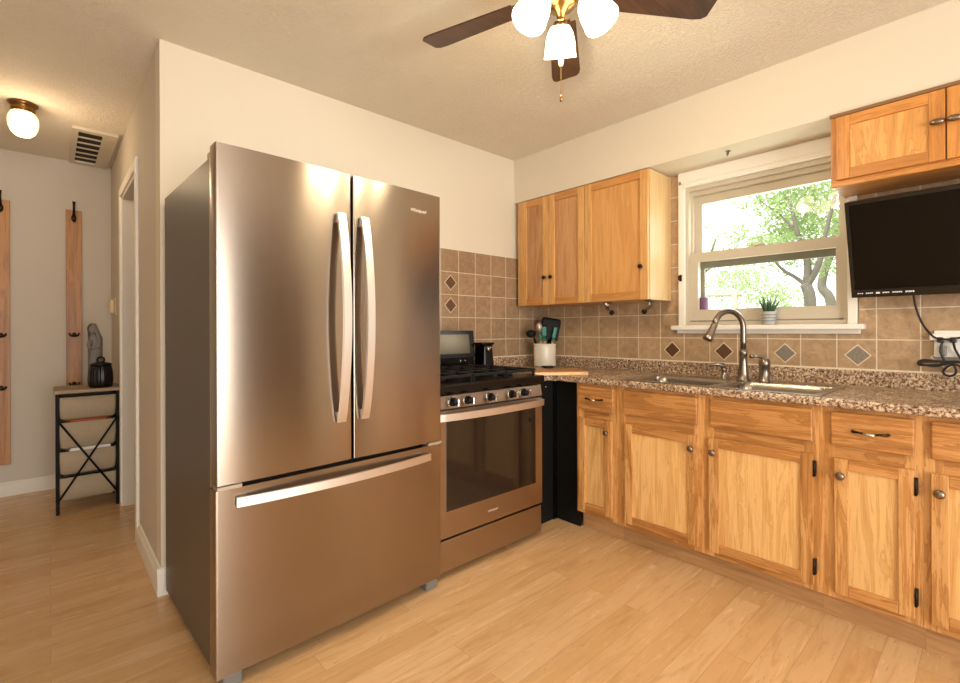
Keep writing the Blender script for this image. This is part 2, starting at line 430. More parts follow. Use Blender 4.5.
b = B().box(XL - .1, XL, YF, -1.7, 0, H).box(XL - .1, XL, -.5, YH, 0, H).box(XL - .1, XL, -1.7, -.5, 0, .5).box(XL - .1, XL, -1.7, -.5, 2.4, H)
struct('wall_left', b, 'wall')
b = B()
for x0, x1, z0, z1 in ((XL, -.65, 0, H), (-.65, 1.45, 2.1, H), (1.45, XW, 0, H)):
    b.box(x0, x1, YF - .1, YF, z0, z1)
struct('wall_front', b, 'reflected_brown')
struct('wall_soffit', B().box(2.614, XW, YF, YB, 2.117, H), 'wall')
# baseboards and the corner bead end
def bb(name, prof_axis, poly, a0, a1, mat='trim'):
    struct(name, B().prism(poly, prof_axis, a0, a1), mat)
bb('baseboard_hall', 'y', [(XH, 0), (XH - .016, 0), (XH - .016, .085), (XH - .010, .1), (XH - .006, .115), (XH, .118)], YB, DY0 - .06)
bb('baseboard_back', 'x', [(YB, 0), (YB - .014, 0), (YB - .014, .095), (YB - .004, .115), (YB, .118)], XH - .016, XH + .06)
bb('baseboard_far', 'x', [(YH, 0), (YH - .014, 0), (YH - .014, .085), (YH - .004, .1), (YH, .1)], XL, XH, 'trim_shaded')
# hall doorway: casing, jamb, stop
d = struct('door_1', B().box(XH - .016, XH, DY0 - .06, DY0, 0, DZ + .06, .004).box(XH - .016, XH, DY1, DY1 + .06, 0, DZ + .06, .004).box(XH - .016, XH, DY0, DY1, DZ, DZ + .06, .004), 'trim')
struct('door_jamb', B().box(XH - .004, XH + .13, DY0 - .002, DY0 + .016, 0, DZ).box(XH - .004, XH + .13, DY1 - .016, DY1 + .002, 0, DZ).box(XH - .004, XH + .13, DY0, DY1, DZ - .016, DZ + .002), 'trim_shaded', d)
struct('door_stop', B().box(XH + .055, XH + .09, DY1 - .028, DY1 - .016, 0, DZ - .016).box(XH + .055, XH + .09, DY0 + .016, DY0 + .028, 0, DZ - .016), 'trim_shaded', d)
# unseen windows, added behind and beside the camera to bring in light
struct('added_window_2', B().ring('y', (-.65, 1.45, 0.03, 2.1), (-.59, 1.39, .09, 2.04), YF - .09, YF - .03), 'trim')
o = struct('added_window_3', B().ring('x', (-1.7, -.5, .5, 2.4), (-1.64, -.56, .56, 2.34), XL - .09, XL - .03), 'trim')

# sink window
win = struct('window_1', B().ring('x', (WY0, WY1, WZ0, WZ1), (WY0 + .022, WY1 - .022, WZ0 + .03, WZ1 - .035), XW - .005, XW + .11)
             .ring('x', (WY0 + .022, WY1 - .022, WZ0 + .03, WZ1 - .035), (WY0 + .03, WY1 - .032, WZ0 + .034, WZ1 - .06), XW + .03, XW + .11), 'vinyl')
cs = B().box(XW - .024, XW, 1.302, 1.34, 1.182, 2.0448, .003).box(XW - .024, XW, .466, .504, 1.182, 2.0448, .003)
cs.box(XW - .024, XW, .466, 1.34, 2.045, 2.117, .002).box(XW - .034, XW, .50, 1.306, 2.022, 2.05, .006)
struct('window_casing', cs, 'trim', win)
struct('window_sill', B().box(XW - .064, XW + .02, .435, 1.372, 1.156, 1.183, .006).box(XW - .02, XW, .455, 1.352, 1.135, 1.158, .003), 'trim', win)
us = B().ring('x', (.53, 1.275, 1.585, 1.975), (.552, 1.232, 1.63, 1.925), XW + .065, XW + .095)
us = struct('upper_sash', us, 'vinyl', win)
struct('pane', B().box(XW + .078, XW + .082, .551, 1.233, 1.629, 1.926), 'glass', us)
ls = B().ring('x', (.51, 1.284, 1.212, 1.622), (.556, 1.235, 1.278, 1.568), XW + .012, XW + .045)
ls = struct('lower_sash', ls, 'vinyl', win)
struct('pane', B().box(XW + .03, XW + .034, .555, 1.236, 1.277, 1.569), 'glass', ls)
struct('storm_frame', B().ring('x', (.532, 1.273, 1.205, 1.60), (.56, 1.232, 1.255, 1.535), XW + .10, XW + .112), plain('storm_frame_shaded', '8B8774', .6), win)  # grey tone carries the shade the outer frame stands in
struct('sash_lock', B().box(XW + .0, XW + .045, .87, .93, 1.622, 1.634, .003), 'vinyl', ls)

# ------------------------------------------------------------------ tiled backsplashes
b = B()
x0 = XW - .009
b.box(x0, XW - .001, -.75, .462, .962, 2.115).box(x0, XW - .001, 1.342, YB - .01, .962, 2.115).box(x0, XW - .001, .462, 1.342, .962, 1.134)
tr = tag(obj('tile_backsplash', b, 'tileR'), 'tan square tile backsplash along the wall behind the sink and under the window', 'backsplash')
def accent(par, mat, pts_c, axis):
    u, z = pts_c; h = .047; g = .053
    for hh, m_, o_, nm in ((g, 'grout', .0003, None), (h, mat, .0012, 'accent_tile')):
        poly = [(u, z - hh), (u + hh, z), (u, z + hh), (u - hh, z)]
        if axis == 'x': bb_ = B().prism(poly, 'x', XW - .009 - o_, XW - .008)
        else: bb_ = B().prism(poly, 'y', YB - .009 - o_, YB - .008)
        if nm: obj('accent_tile', bb_, m_, acc_par)
        else: acc_par = obj('accent_grout_border', bb_, m_, par)
for i, y in enumerate((1.387, 1.080, .772, .467, .16)):
    accent(tr, 'accent_brown' if i < 2 else 'accent_grey', (y, 1.032), 'x')
obj('caulk_line', B().box(XW - .013, XW - .008, -.75, YB - .01, .958, .968), 'grout', tr)
b = B().box(XH + .9, XW - .009, YB - .009, YB - .001, .962, 1.700)
tb = tag(obj('tile_backsplash', b, 'tileB_shaded'), 'tan square tile backsplash on the wall behind the range', 'backsplash')
for z in (1.478, 1.326): accent(tb, 'accent_brown', (1.985, z), 'y')
obj('caulk_line', B().box(XH + .9, XW - .013, YB - .013, YB - .008, .958, .968), 'grout', tb)

# ------------------------------------------------------------------ refrigerator (turned by about two degrees)
FC = Vector((.8328, 2.0797, 0)); FL = FC - Vector((.458, .40, 0)); FA = R(2.0)
fr = thing('refrigerator', FC, 'tall stainless steel french door refrigerator with bottom freezer drawer', 'refrigerator')
FW = .917
def f(name, b, mat, par=None): return obj(name, b, mat, par or fr)
def shift(b): return b.xf(Matrix.Translation(FL))
f('body', shift(B().box(.008, FW - .008, .085, .775, .035, 1.735, .004)), 'fridge_side')
f('gasket', shift(B().box(.014, FW - .014, .066, .088, .06, 1.73)), 'rubber')
f('front_edge_strip', shift(B().box(.0045, .0085, .083, .092, .05, 1.73)), 'hingegrey')
def doorpoly(x0, x1, bulge=.012, y0=.0, y1=.066, r=.004):
    us = [0, .0012, .003, .006, .010] + [.02 + .96 * k / 20 for k in range(21)] + [.990, .994, .997, .9988, 1]; pts = []
    for u in us:
        x = x0 + (x1 - x0) * u
        e = min(u, 1 - u) * (x1 - x0)
        y = bulge * (1 - (1 - (2 * u - 1) ** 2))
        if e < r: y += (r - math.sqrt(max(0, r * r - (r - e) ** 2)))
        pts.append((x, y0 + y))
    return pts + [(x1, y1), (x0, y1)]
for (x0, x1, side) in ((0, .4725, 'l'), (.4815, FW, 'r')):
    d = f('door', shift(B().prism(doorpoly(x0, x1, .006), 'z', .664, 1.758, True)), 'steel')
    hx = x1 - .050 if side == 'l' else x0 + .040
    zs = [0.815 + (1.600 - .815) * k / 24 for k in range(25)]
    rings = []
    for z in zs:
        u = (z - .815) / .785; off = -.016 - .048 * abs(sin(pi * u)) ** .8; w_ = .0155
        rings.append([(hx - w_, off, z), (hx + w_, off, z), (hx + w_, off + .013, z), (hx - w_, off + .013, z)])
    hb = B().loft(rings, True, True, False)
    hb.box(hx - .011, hx + .011, -.017, .008, .818, .85).box(hx - .011, hx + .011, -.017, .008, 1.565, 1.597)
    obj('handle', shift(hb), 'steel_handle', d)
    if side == 'r':
        text_mesh('logo', 'Whirlpool', .02, 'logo', d, Matrix.Translation(FL + Vector((.79, .0005, 1.668))) @ Matrix.Rotation(R(90), 4, 'X'), .25)
dr = f('freezer_drawer', shift(B().prism(doorpoly(-.004, FW - .003, .006), 'z', .05, .649, True)), 'steel')
rings = []
for k in range(25):
    u = k / 24; x = .055 + (.845 - .055) * u; off = -.014 - .034 * abs(sin(pi * u)) ** .8
    rings.append([(x, off, .590), (x, off, .620), (x, off + .012, .620), (x, off + .012, .590)])
hb = B().loft(rings, True, True, False); hb.box(.057, .09, -.015, .008, .594, .616).box(.81, .843, -.015, .008, .594, .616)
obj('handle', shift(hb), 'steel_handle', dr)
f('hinge', shift(B().box(.0, .075, -.001, .05, .649, .661, .002)), 'hingegrey')
f('hinge', shift(B().box(FW - .075, FW, -.001, .05, .649, .661, .002)), 'hingegrey')
f('hinge_cover', shift(B().box(.012, .07, .03, .15, 1.737, 1.762, .006)), 'hingegrey')
f('hinge_cover', shift(B().box(FW - .07, FW - .012, .03, .15, 1.737, 1.762, .006)), 'hingegrey')
f('toe_grille', shift(B().box(.02, FW - .02, .07, .085, .012, .055)), 'rubber')
for x in (.02, FW - .075): f('foot', shift(B().box(x, x + .06, .018, .09, 0, .045, .006)), 'greyplastic')
for x in (.05, FW - .08): f('roller', shift(B().cyl((x, .66, .02), (x + .03, .66, .02), .02)), 'rubber')
fr.rotation_euler.z = FA

# ------------------------------------------------------------------ gas range
X0, X1 = 1.312, 2.047
rg = thing('gas_range', ((X0 + X1) / 2, 2.05, 0), 'stainless gas range with black cooktop and five knobs beside the refrigerator', 'stove')
def g(name, b, mat, par=None): return obj(name, b, mat, par or rg)
g('body', B().box(X0, X1, 1.775, 2.42, .025, .86, .003), 'blackmatte')
for x in (X0 + .05, X1 - .05):
    for y in (1.83, 2.36): g('foot', B().cyl((x, y, 0), (x, y, .03), .018), 'rubber')
dw = g('storage_drawer', B().box(X0 + .003, X1 - .003, 1.742, 1.778, .032, .178, .004), 'steel_range')
od = g('oven_door', B().ring('y', (X0 + .002, X1 - .002, .192, .782), (X0 + .055, X1 - .062, .318, .732), 1.737, 1.777).box(X0 + .05, X1 - .05, 1.757, 1.777, .31, .74), 'steel_range')
g('oven_window', B().box(X0 + .05, X1 - .057, 1.7355, 1.759, .312, .738, .002), 'ovenglass', od)
rings = []
for k in range(25):
    u = k / 24; x = X0 + .0 + (X1 - X0) * u; off = 1.722 - .030 * abs(sin(pi * u)) ** .7
    rings.append([(x, off, .738), (x, off - .002, .772), (x, off + .014, .772), (x, off + .014, .738)])
hb = B().loft(rings, True, True, False).box(X0 + .0, X0 + .02, 1.722, 1.75, .742, .768).box(X1 - .02, X1, 1.722, 1.75, .742, .768)
g('handle', hb, 'steel_handle', od)
text_mesh('logo', 'Whirlpool', .016, 'logo', od, Matrix.Translation((1.66, 1.7365, .243)) @ Matrix.Rotation(R(90), 4, 'X'), .25)
cp = g('control_panel', B().prism([(1.736, .792), (1.745, .852), (1.79, .852), (1.79, .792)], 'x', X0 + .002, X1 - .002), 'steel_range')
for x in (1.401, 1.495, 1.645, 1.800, 1.893):
    k = B().cyl((x, 1.742, .822), (x, 1.730, .822), .021, .021).cyl((x, 1.731, .822), (x, 1.700, .822), .0165, .0145)
    kn = g('knob', k, 'blackmatte', cp)
    g('knob_grip', B().box(x - .0055, x + .0055, 1.686, 1.703, .804, .840, .003), 'chrome', cp)
    g('knob_ring', B().lathe([(.021, 0), (.024, 0), (.024, .004), (.021, .004), (.021, 0)], (x, 1.741, .822), 28, Matrix.Rotation(R(90), 4, 'X')), 'chrome', cp)
g('vent_gap', B().box(X0 + .01, X1 - .01, 1.75, 1.79, .780, .795), 'rubber')
ct = B().prism([(1.728, .862), (1.722, .872), (1.722, .898), (1.730, .906), (2.40, .906), (2.40, .858), (1.74, .858)], 'x', X0 - .002, X1 + .003)
g('cooktop', ct, 'black')
gw = (X1 - X0 - .03) / 3
for i in range(3):
    a = X0 + .015 + gw * i + .003; c = a + gw - .006; y0, y1 = 1.775, 2.27; z = .936; q = .006
    bb_ = B()
    for x in (a, c): bb_.box(x - q if x == c else x, x if x == c else x + q * 2, y0, y1, z - .008, z + .006, .002)
    for y in (y0, (y0 + y1) / 2, y1): bb_.box(a, c, y - q, y + q, z - .008, z + .006, .002)
    for y in ((y0 * 3 + y1) / 4, (y0 + y1 * 3) / 4): bb_.box(a, c, y - .004, y + .004, z - .006, z + .008, .002)
    bb_.box((a + c) / 2 - .004, (a + c) / 2 + .004, y0, y1, z - .006, z + .008, .002)
    for x in (a, c - q * 2):
        for y in (y0, y1 - .01): bb_.box(x, x + q * 2, y, y + .01, .906, z, .001)
    g('grate', bb_, 'iron')
for x, y, r in ((1.43, 1.90, .045), (1.43, 2.15, .038), (1.672, 2.03, .05), (1.915, 1.90, .045), (1.915, 2.15, .036)):
    g('burner', B().lathe([(0, .906), (r, .906), (r, .913), (r * .75, .916), (r * .75, .922), (r * .3, .925), (0, .925)], (x, y, 0)), 'iron')
bgd = g('backguard', B().box(X0 + .002, X1 - .002, 2.31, 2.42, .906, .985, .004).prism([(2.300, .985), (2.318, 1.155), (2.35, 1.158), (2.40, .985)], 'x', X0 + .002, X1 - .002), 'black')
g('display_panel', B().prism([(2.2995, 1.012), (2.3125, 1.132), (2.33, 1.132), (2.32, 1.012)], 'x', X0 + .03, X1 - .045), 'panelglass', bgd)
for x in (1.93, 1.965): g('button', B().cyl((x, 2.312, .965), (x, 2.305, .965), .006), 'chrome', bgd)

# black filler panels in the corner between range and base cabinets
cf = thing('corner_filler', (2.2, 1.80, 0), 'black filler panels closing the corner between range and sink cabinets', 'filler panel')
obj('filler_panel', B().box(2.062, 2.322, 1.85, 1.862, 0, .853), 'blackmatte', cf)
obj('filler_panel', B().box(2.312, 2.322, 1.672, 1.85, 0, .853), 'blackmatte', cf)
obj('filler_strip', B().box(2.280, 2.312, 1.842, 1.85, .0, .853), 'black', cf)
obj('screw', B().cyl((2.215, 1.85, .815), (2.215, 1.846, .815), .005), 'chrome', cf)

# ------------------------------------------------------------------ base cabinets
XF = 2.262
def knob(par, x, y, z, mat='knobmetal', r=.0155):
    m = Matrix.Rotation(R(-90), 4, 'Y')
    return obj('knob', B().lathe([(0, 0), (.008, 0), (.006, .008), (.006, .012), (r, .016), (r, .021), (r * .7, .026), (0, .028)], (x, y, z), 20, m), mat, par)
def shaker(par, x, y0, y1, z0, z1, s, r, mv, mh, mp, name='door', th=.02, rb=None):
    rb = rb or r
    d = obj(name, B().box(x + .009, x + th - .003, y0 + s - .004, y1 - s + .004, z0 + rb - .004, z1 - r + .004), mp, par)
    for a, c in ((y0, y0 + s), (y1 - s, y1)): obj('stile', B().box(x, x + th, a, c, z0, z1, .002), mv, d)
    for a, c in ((z1 - r, z1), (z0, z0 + rb)): obj('rail', B().box(x + .0005, x + th, y0 + s, y1 - s, a, c, .002), mh, d)
    return d
def slab(par, x, y0, y1, z0, z1, name, mat='bs_h'):
    b = B().box(x, x + .02, y0, y1, z0, z1, .006, 3)
    return obj(name, b, mat, par)
def pull(par, x, y, z, w_=.052):
    pts = [(x, y - w_, z), (x - .018, y - w_ + .004, z), (x - .022, y - w_ * .55, z + .0), (x - .026, y, z - .004), (x - .022, y + w_ * .55, z), (x - .018, y + w_ - .004, z), (x, y + w_, z)]
    o = obj('pull', B().tube(pts, [.006, .0055, .004, .0065, .004, .0055, .006], 10), 'dkmetal', par)
    obj('pull_grip', B().tube([(x - .0255, y - .018, z - .003), (x - .0275, y, z - .004), (x - .0255, y + .018, z - .003)], [.005, .0075, .005], 10), 'chrome', par)
def hinge(par, x, y, z):
    obj('hinge', B().box(x - .003, x + .012, y - .006, y + .006, z - .03, z + .03, .002).cyl((x - .004, y, z - .032), (x - .004, y, z + .032), .004), 'hinge', par)
def basecab(y0, y1, label, doors, drawers, cat='cabinet'):
    t = thing('base_cabinet', (2.58, (y0 + y1) / 2, 0), label, cat, 'base cabinets below the worktop')
    stiles = [y0, y1]
    b = B().box(XF + .036, 2.884, y0 + .0002, y1 - .0002, .10, .70).box(XF + .036, 2.28 + .02, y0 + .0002, y1 - .0002, .10, .85)
    obj('body', b, 'bs_v', t)
    xf = XF + .016
    sw = .050
    st_ = [(y0 + .0001, y0 + sw), (y1 - sw, y1 - .0001)]
    if len(doors) == 2:
        mid = (doors[0][0] + doors[1][1]) / 2 if doors[0][0] > doors[1][1] else (doors[0][1] + doors[1][0]) / 2
        st_.append((mid - .045, mid + .045))
    for a, c in st_: obj('face_stile', B().box(xf, xf + .02, a, c, .105, .852), 'bs_v', t)
    for a, c in ((.655, .708), (.105, .14), (.834, .852)): obj('face_rail', B().box(xf + .001, xf + .021, y0 + sw, y1 - sw, a, c), 'bs_h', t)
    obj('toe_kick', B().box(2.338, 2.352, y0 + .0003, y1 - .0003, 0, .104), 'toe', t)
    for (a, c, kside, hin) in doors:
        d = shaker(t, XF, a, c, .130, .656, .044, .042, 'bs_v', 'bs_h', 'bs_panel')
        knob(d, XF, (a + .026) if kside == 'r' else (c - .022), .592)
        if hin: 
            for z in (.60, .207): hinge(d, XF + .004, (a - .004) if hin == 'r' else (c + .004), z)
    for (a, c, kind) in drawers:
        if kind == 'drawer':
            d = slab(t, XF, a, c, .705, .836, 'drawer'); pull(d, XF, (a + c) / 2, .770)
        else: slab(t, XF, a, c, .705, .836, 'false_front')
    return t
basecab(1.403, 1.668, 'narrow worn oak base cabinet next to the black corner, one drawer over one door', [(1.430, 1.648, 'r', None)], [(1.420, 1.654, 'drawer')])
basecab(.493, 1.403, 'wide worn oak double door base cabinet under the sink, no drawer pulls', [(.969, 1.352, 'r', None), (.510, .917, 'l', 'r')], [(.970, 1.358, 'f'), (.512, .911, 'f')])
basecab(.186, .493, 'worn oak base cabinet right of the sink, drawer with a bronze pull', [(.209, .441, 'l', 'r')], [(.208, .452, 'drawer')])
basecab(-.62, .186, 'base cabinet with a pale drawer front, rightmost and cut off by the photo edge', [(-.56, -.20, 'r', None), (-.19, .166, 'l', None)], [(-.56, -.2, 'f'), (-.19, .166, 'f')])

# ------------------------------------------------------------------ worktop
ZC = .888
wt = thing('countertop', (2.57, 1.2, .853), 'brown speckled granite look laminate worktop around the corner, holding the sink', 'countertop')
th = .035
def nose(x, s=1):   # rounded front edge profile in (x,z)
    return [(x + .05, .853), (x + .008, .853), (x + .002, .857), (x, .864), (x, .878), (x + .003, .885), (x + .010, .888), (x + .05, .888)]
b = B().prism(nose(2.250), 'y', -.75, 1.80)
b.box(2.30, 2.872, 1.355, 1.80, .853, .888).box(2.30, 2.872, -.75, .50, .853, .888).box(2.715, 2.872, .50, 1.355, .853, .888)
b.prism([(2.05, 1.85), (2.195, 1.85), (2.235, 1.835), (2.25, 1.80), (2.872, 1.80), (2.872, 2.464), (2.05, 2.464)], 'z', .853, .888)
obj('worktop', b, 'granite', wt)
obj('upstand', B().box(2.870, 2.885, -.75, 2.476, .853, .96, .003).box(2.05, 2.872, 2.462, 2.477, .853, .96, .003), 'granite', wt)
obj('seam', B().prism([(2.2495, .196), (2.2495, .1975), (2.30, .1975), (2.870, -.068), (2.870, -.0695), (2.30, .196)], 'z', .8878, .8884).box(2.2494, 2.2502, .196, .1975, .856, .882), 'rust', wt)

# ------------------------------------------------------------------ sink, faucet
sk = thing('kitchen_sink', (2.51, .925, .70), 'stainless double bowl drop in sink in the worktop under the window', 'sink')
rim = B(); sx0, sx1, sy0, sy1 = 2.272, 2.742, .485, 1.37
bowls = [(2.305, 2.625, .515, .895), (2.305, 2.625, .935, 1.34)]
z0, z1 = .8882, .8925
rim.box(sx0, bowls[0][0], sy0, sy1, z0, z1, .0015).box(bowls[0][1], sx1, sy0, sy1, z0, z1, .0015)
rim.box(bowls[0][0], bowls[0][1], sy0, bowls[0][2], z0, z1, .0015).box(bowls[0][0], bowls[0][1], bowls[0][3], bowls[1][2], z0, z1, .0015).box(bowls[0][0], bowls[0][1], bowls[1][3], sy1, z0, z1, .0015)
obj('rim', rim, 'sink', sk)
for (a, c, e, q) in bowls:
    cx, cy, w_, d_ = (a + c) / 2, (e + q) / 2, c - a, q - e
    rings = [rrect(cx, cy, w_ + .002, d_ + .002, .002, .892), rrect(cx, cy, w_ - .004, d_ - .004, .05, .888), rrect(cx, cy, w_ - .014, d_ - .014, .05, .86), rrect(cx, cy, w_ - .03, d_ - .03, .06, .74), rrect(cx, cy, w_ - .09, d_ - .09, .06, .712), rrect(cx, cy, .1, .1, .05, .708)]
    bw = obj('bowl', B().loft(rings, False, True), 'sink', sk)
    obj('drain', B().lathe([(0, .711), (.03, .711), (.042, .7105), (.045, .709)], (cx, cy, 0)), 'chrome', bw)
fa = thing('faucet', (2.675, .905, .8925), 'brushed nickel gooseneck pull down faucet behind the sink', 'faucet')
bx, by = 2.675, .905
obj('base', B().lathe([(0, .8925), (.033, .8925), (.033, .897), (.028, .902), (.025, .93), (.019, .985), (.017, 1.02), (.02, 1.025), (.02, 1.045), (.0165, 1.05), (.015, 1.055), (0, 1.055)], (bx, by, 0)), 'nickel', fa)
dx, dy = -.875, .484; Rr = .088
pts = [(bx, by, 1.05), (bx, by, 1.10), (bx, by, 1.165)]
for k in range(1, 15):
    an = pi * k / 14 * .93; pts.append((bx + dx * Rr * (1 - cos(an)), by + dy * Rr * (1 - cos(an)), 1.165 + Rr * sin(an)))
obj('spout', B().tube(pts, .0145, 14), 'nickel', fa)
pe = Vector(pts[-1]); pdv = (Vector(pts[-1]) - Vector(pts[-2])).normalized(); pdv = (pdv + Vector((dx, dy, 0)) * .22).normalized()
obj('spray_head', B().tube([pe - pdv * .004, pe + pdv * .006, pe + pdv * .02, pe + pdv * .07, pe + pdv * .088, pe + pdv * .09], [.0155, .0165, .0155, .022, .0245, .022], 16), 'nickel', fa)
fh = thing('faucet_lever', (2.68, .808, .8925), 'brushed nickel single lever faucet control right of the gooseneck', 'faucet')
hx, hy = 2.68, .808
obj('base', B().lathe([(0, .8925), (.029, .8925), (.029, .898), (.024, .903), (.0235, .97), (.0265, .975), (.0265, .992), (.022, 1.006), (.014, 1.014), (0, 1.016)], (hx, hy, 0)), 'nickel', fh)
obj('lever', B().tube([(hx, hy, 1.006), (hx - .012, hy + .01, 1.02), (hx - .03, hy + .028, 1.024), (hx - .045, hy + .042, 1.022)], [.010, .010, .007, .010], 10).ball((hx - .047, hy + .044, 1.022), .011), 'nickel', fh)
sd = thing('soap_dispenser', (2.685, 1.005, .8925), 'small brushed nickel soap pump left of the faucet', 'soap dispenser')
hx, hy = 2.685, 1.005
obj('base', B().lathe([(0, .8925), (.022, .8925), (.022, .897), (.013, .903), (.011, .93), (.014, .94), (.014, .952), (0, .955)], (hx, hy, 0)), 'nickel', sd)
obj('pump_spout', B().tube([(hx, hy, .95), (hx - .004, hy + .004, .966), (hx - .03, hy + .03, .972), (hx - .052, hy + .052, .962)], [.011, .014, .010, .008], 10), 'nickel', sd)

# ------------------------------------------------------------------ wall cabinets
XU = 2.600
def wallcab(y0, y1, z0, z1, label, mv, mside):
    t = thing('wall_cabinet', (2.75, (y0 + y1) / 2, z0), label, 'cabinet', 'wall cabinets under the soffit')
    obj('body', B().box(XU + .021, XW - .010, y0, y1, z0, z1), mside, t)
    return t
wl = wallcab(1.841, 2.440, 1.338, 2.110, 'honey wood wall cabinet with two narrow doors in the corner above the utensil crock', 'up_v', 'up_v')
d = shaker(wl, XU, 2.146, 2.405, 1.338, 2.108, .052, .05, 'up_v', 'up_h', 'up_panel_rough'); knob(d, XU, 2.176, 1.531, 'dkmetal', .014)
d = shaker(wl, XU, 1.843, 2.143, 1.338, 2.108, .052, .05, 'up_v', 'up_h', 'up_panel_rough'); knob(d, XU, 2.118, 1.531, 'dkmetal', .014)
obj('filler_stile', B().box(XU + .004, XU + .021, 2.408, 2.440, 1.338, 2.108), 'up_v', wl)
wr = wallcab(1.392, 1.840, 1.338, 2.110, 'honey wood wall cabinet with one wide door left of the window', 'up_v', 'side_wood')
d = shaker(wr, XU, 1.396, 1.838, 1.338, 2.108, .05, .05, 'up_v', 'up_h', 'up_panel'); knob(d, XU, 1.436, 1.535, 'dkmetal', .014)
w3 = wallcab(-.25, .515, 1.800, 2.112, 'oak wall cabinet with oval knobs mounted above the television', 'oakr_v', 'oakr_h')
obj('face_stile', B().box(XU + .006, XU + .021, .47, .515, 1.792, 2.108), 'oakr_v', w3)
for a, c in ((2.075, 2.108), (1.792, 1.826)): obj('face_rail', B().box(XU + .006, XU + .021, -.25, .47, a, c), 'oakr_h', w3)
obj('top_trim', B().box(XU - .004, XU + .006, -.25, .518, 2.102, 2.116), 'toptrim', w3)
obj('bottom_lip', B().box(XU - .002, XU + .021, -.25, .515, 1.790, 1.812, .004), 'oakr_h', w3)
for (a, c, ky) in ((.146, .494, .168), (-.21, .142, .120)):
    d = shaker(w3, XU - .010, a, c, 1.820, 2.098, .048, .045, 'oakr_v', 'oakr_h', 'oakr_p')
    m = Matrix.Rotation(R(-90), 4, 'Y') @ Matrix.Diagonal((.75, 1.35, 1, 1))
    obj('knob', B().lathe([(0, 0), (.008, 0), (.006, .008), (.006, .012), (.0165, .016), (.0165, .021), (.011, .026), (0, .028)], (XU - .010, ky, 1.968), 20, m), 'knobmetal', d)

# paper towel brackets under the cabinet
for (y, s, lab) in ((1.735, -1, 'curved bronze towel bracket under the wall cabinet, the one farther from the window'), (1.435, 1, 'curved bronze towel bracket under the wall cabinet, the one closer to the window')):
    t = thing('towel_bracket', (2.70, y, 1.338), lab, 'bracket', 'towel brackets under the wall cabinet')
    xb = 2.70
    arm = [(xb, y, 1.336), (xb, y - s * .004, 1.318), (xb - .002, y - s * .0, 1.300), (xb - .004, y + s * .018, 1.284), (xb - .004, y + s * .034, 1.276)]
    rings = []
    for k, p in enumerate(arm):
        wv = .024 - .002 * k; q = Vector(p); rings.append([(q.x - wv, q.y, q.z - .003), (q.x + wv, q.y, q.z - .003), (q.x + wv, q.y, q.z + .003), (q.x - wv, q.y, q.z + .003)])
    obj('arm', B().loft(rings, True, True).box(xb - .03, xb + .03, y - .02, y + .02, 1.333, 1.338, .001), 'nickel', t)
    obj('knob_end', B().ball((xb - .004, y + s * .036 , 1.270), .0165), 'blackmatte', t)

# small hooks
def hook(loc, d, label, mat='dkmetal', name='wall_hook'):
    x, y, z = loc
    b = B().box(x - .002, x + .004, y - .008, y + .008, z - .02, z + .02, .002).tube([(x, y, z + .005), (x - .012, y, z - .012), (x - .022, y, z - .014), (x - .028, y, z), (x - .026, y, z + .01)], .004, 8)
    return tag(obj(name, b, mat), label, 'hook')
hook((2.868, 1.325, 1.475), None, 'small dark hook on the left side of the window casing')
b = B().box(2.864, 2.872, 1.322, 1.334, 2.046, 2.064, .002); tag(obj('curtain_bracket', b, 'greyplastic'), 'small metal curtain bracket at the upper left corner of the window casing', 'bracket')
b = B().box(2.69, 2.71, .975, .995, 2.112, 2.117).tube([(2.70, .985, 2.114), (2.70, .985, 2.10), (2.69, .985, 2.088), (2.68, .985, 2.092), (2.682, .985, 2.102)], .0035, 8)
tag(obj('ceiling_hook', b, 'nickel'), 'tiny metal hook screwed under the soffit above the window', 'hook')

# ------------------------------------------------------------------ television on the wall
tvw = .74
tv = thing('television', (2.70, .467 - tvw / 2, 1.304), 'black flat screen television tilted down below the oak wall cabinet', 'television')
ty1 = .467; ty0 = ty1 - tvw; zb, zt = 1.303, 1.715; xb, xt = 2.755, 2.605
tilt = math.atan2(xb - xt, zt - zb); Lh = math.hypot(xb - xt, zt - zb)
mt = Matrix.Translation((xb, 0, zb)) @ Matrix.Rotation(-tilt, 4, 'Y')
def tvb(b): return b.xf(mt)
obj('back_shell', tvb(B().box(.004, .035, ty0, ty1, 0, Lh, .004).box(.03, .055, ty0 + .1, ty1 - .1, .06, Lh - .08, .01)), 'tvframe', tv)
obj('bezel', tvb(B().ring('x', (ty0, ty1, 0, Lh), (ty0 + .014, ty1 - .014, .036, Lh - .014), -.002, .006)), 'tvframe', tv)
obj('screen', tvb(B().box(.0, .004, ty0 + .012, ty1 - .012, .034, Lh - .012)), 'tv', tv)
pr = B()
# small white input marks along the lower bezel
yy = ty1 - .022
for wd, hh in ((.022, .004), (.026, .006), (.014, .008), (.024, .006), (.034, .006), (.030, .007)):
    if wd == .014: pr.box(-.0024, -.0019, yy - wd, yy, .019 - hh / 2, .019 + hh / 2)
    else:
        n = max(3, int(wd / .006)); st = wd / n
        for k in range(n):
            pr.box(-.0024, -.0019, yy - st * k - st * .72, yy - st * k, .019 - hh / 2 + (.001 if k % 2 else 0), .019 + hh / 2)
    yy -= wd + .009
obj('badge', tvb(pr), 'whiteprint', tv)
obj('wall_mount', B().box(2.80, XW - .010, .02, .14, 1.44, 1.62, .004).box(2.73, 2.82, .06, .10, 1.51, 1.55), 'tvframe', tv)

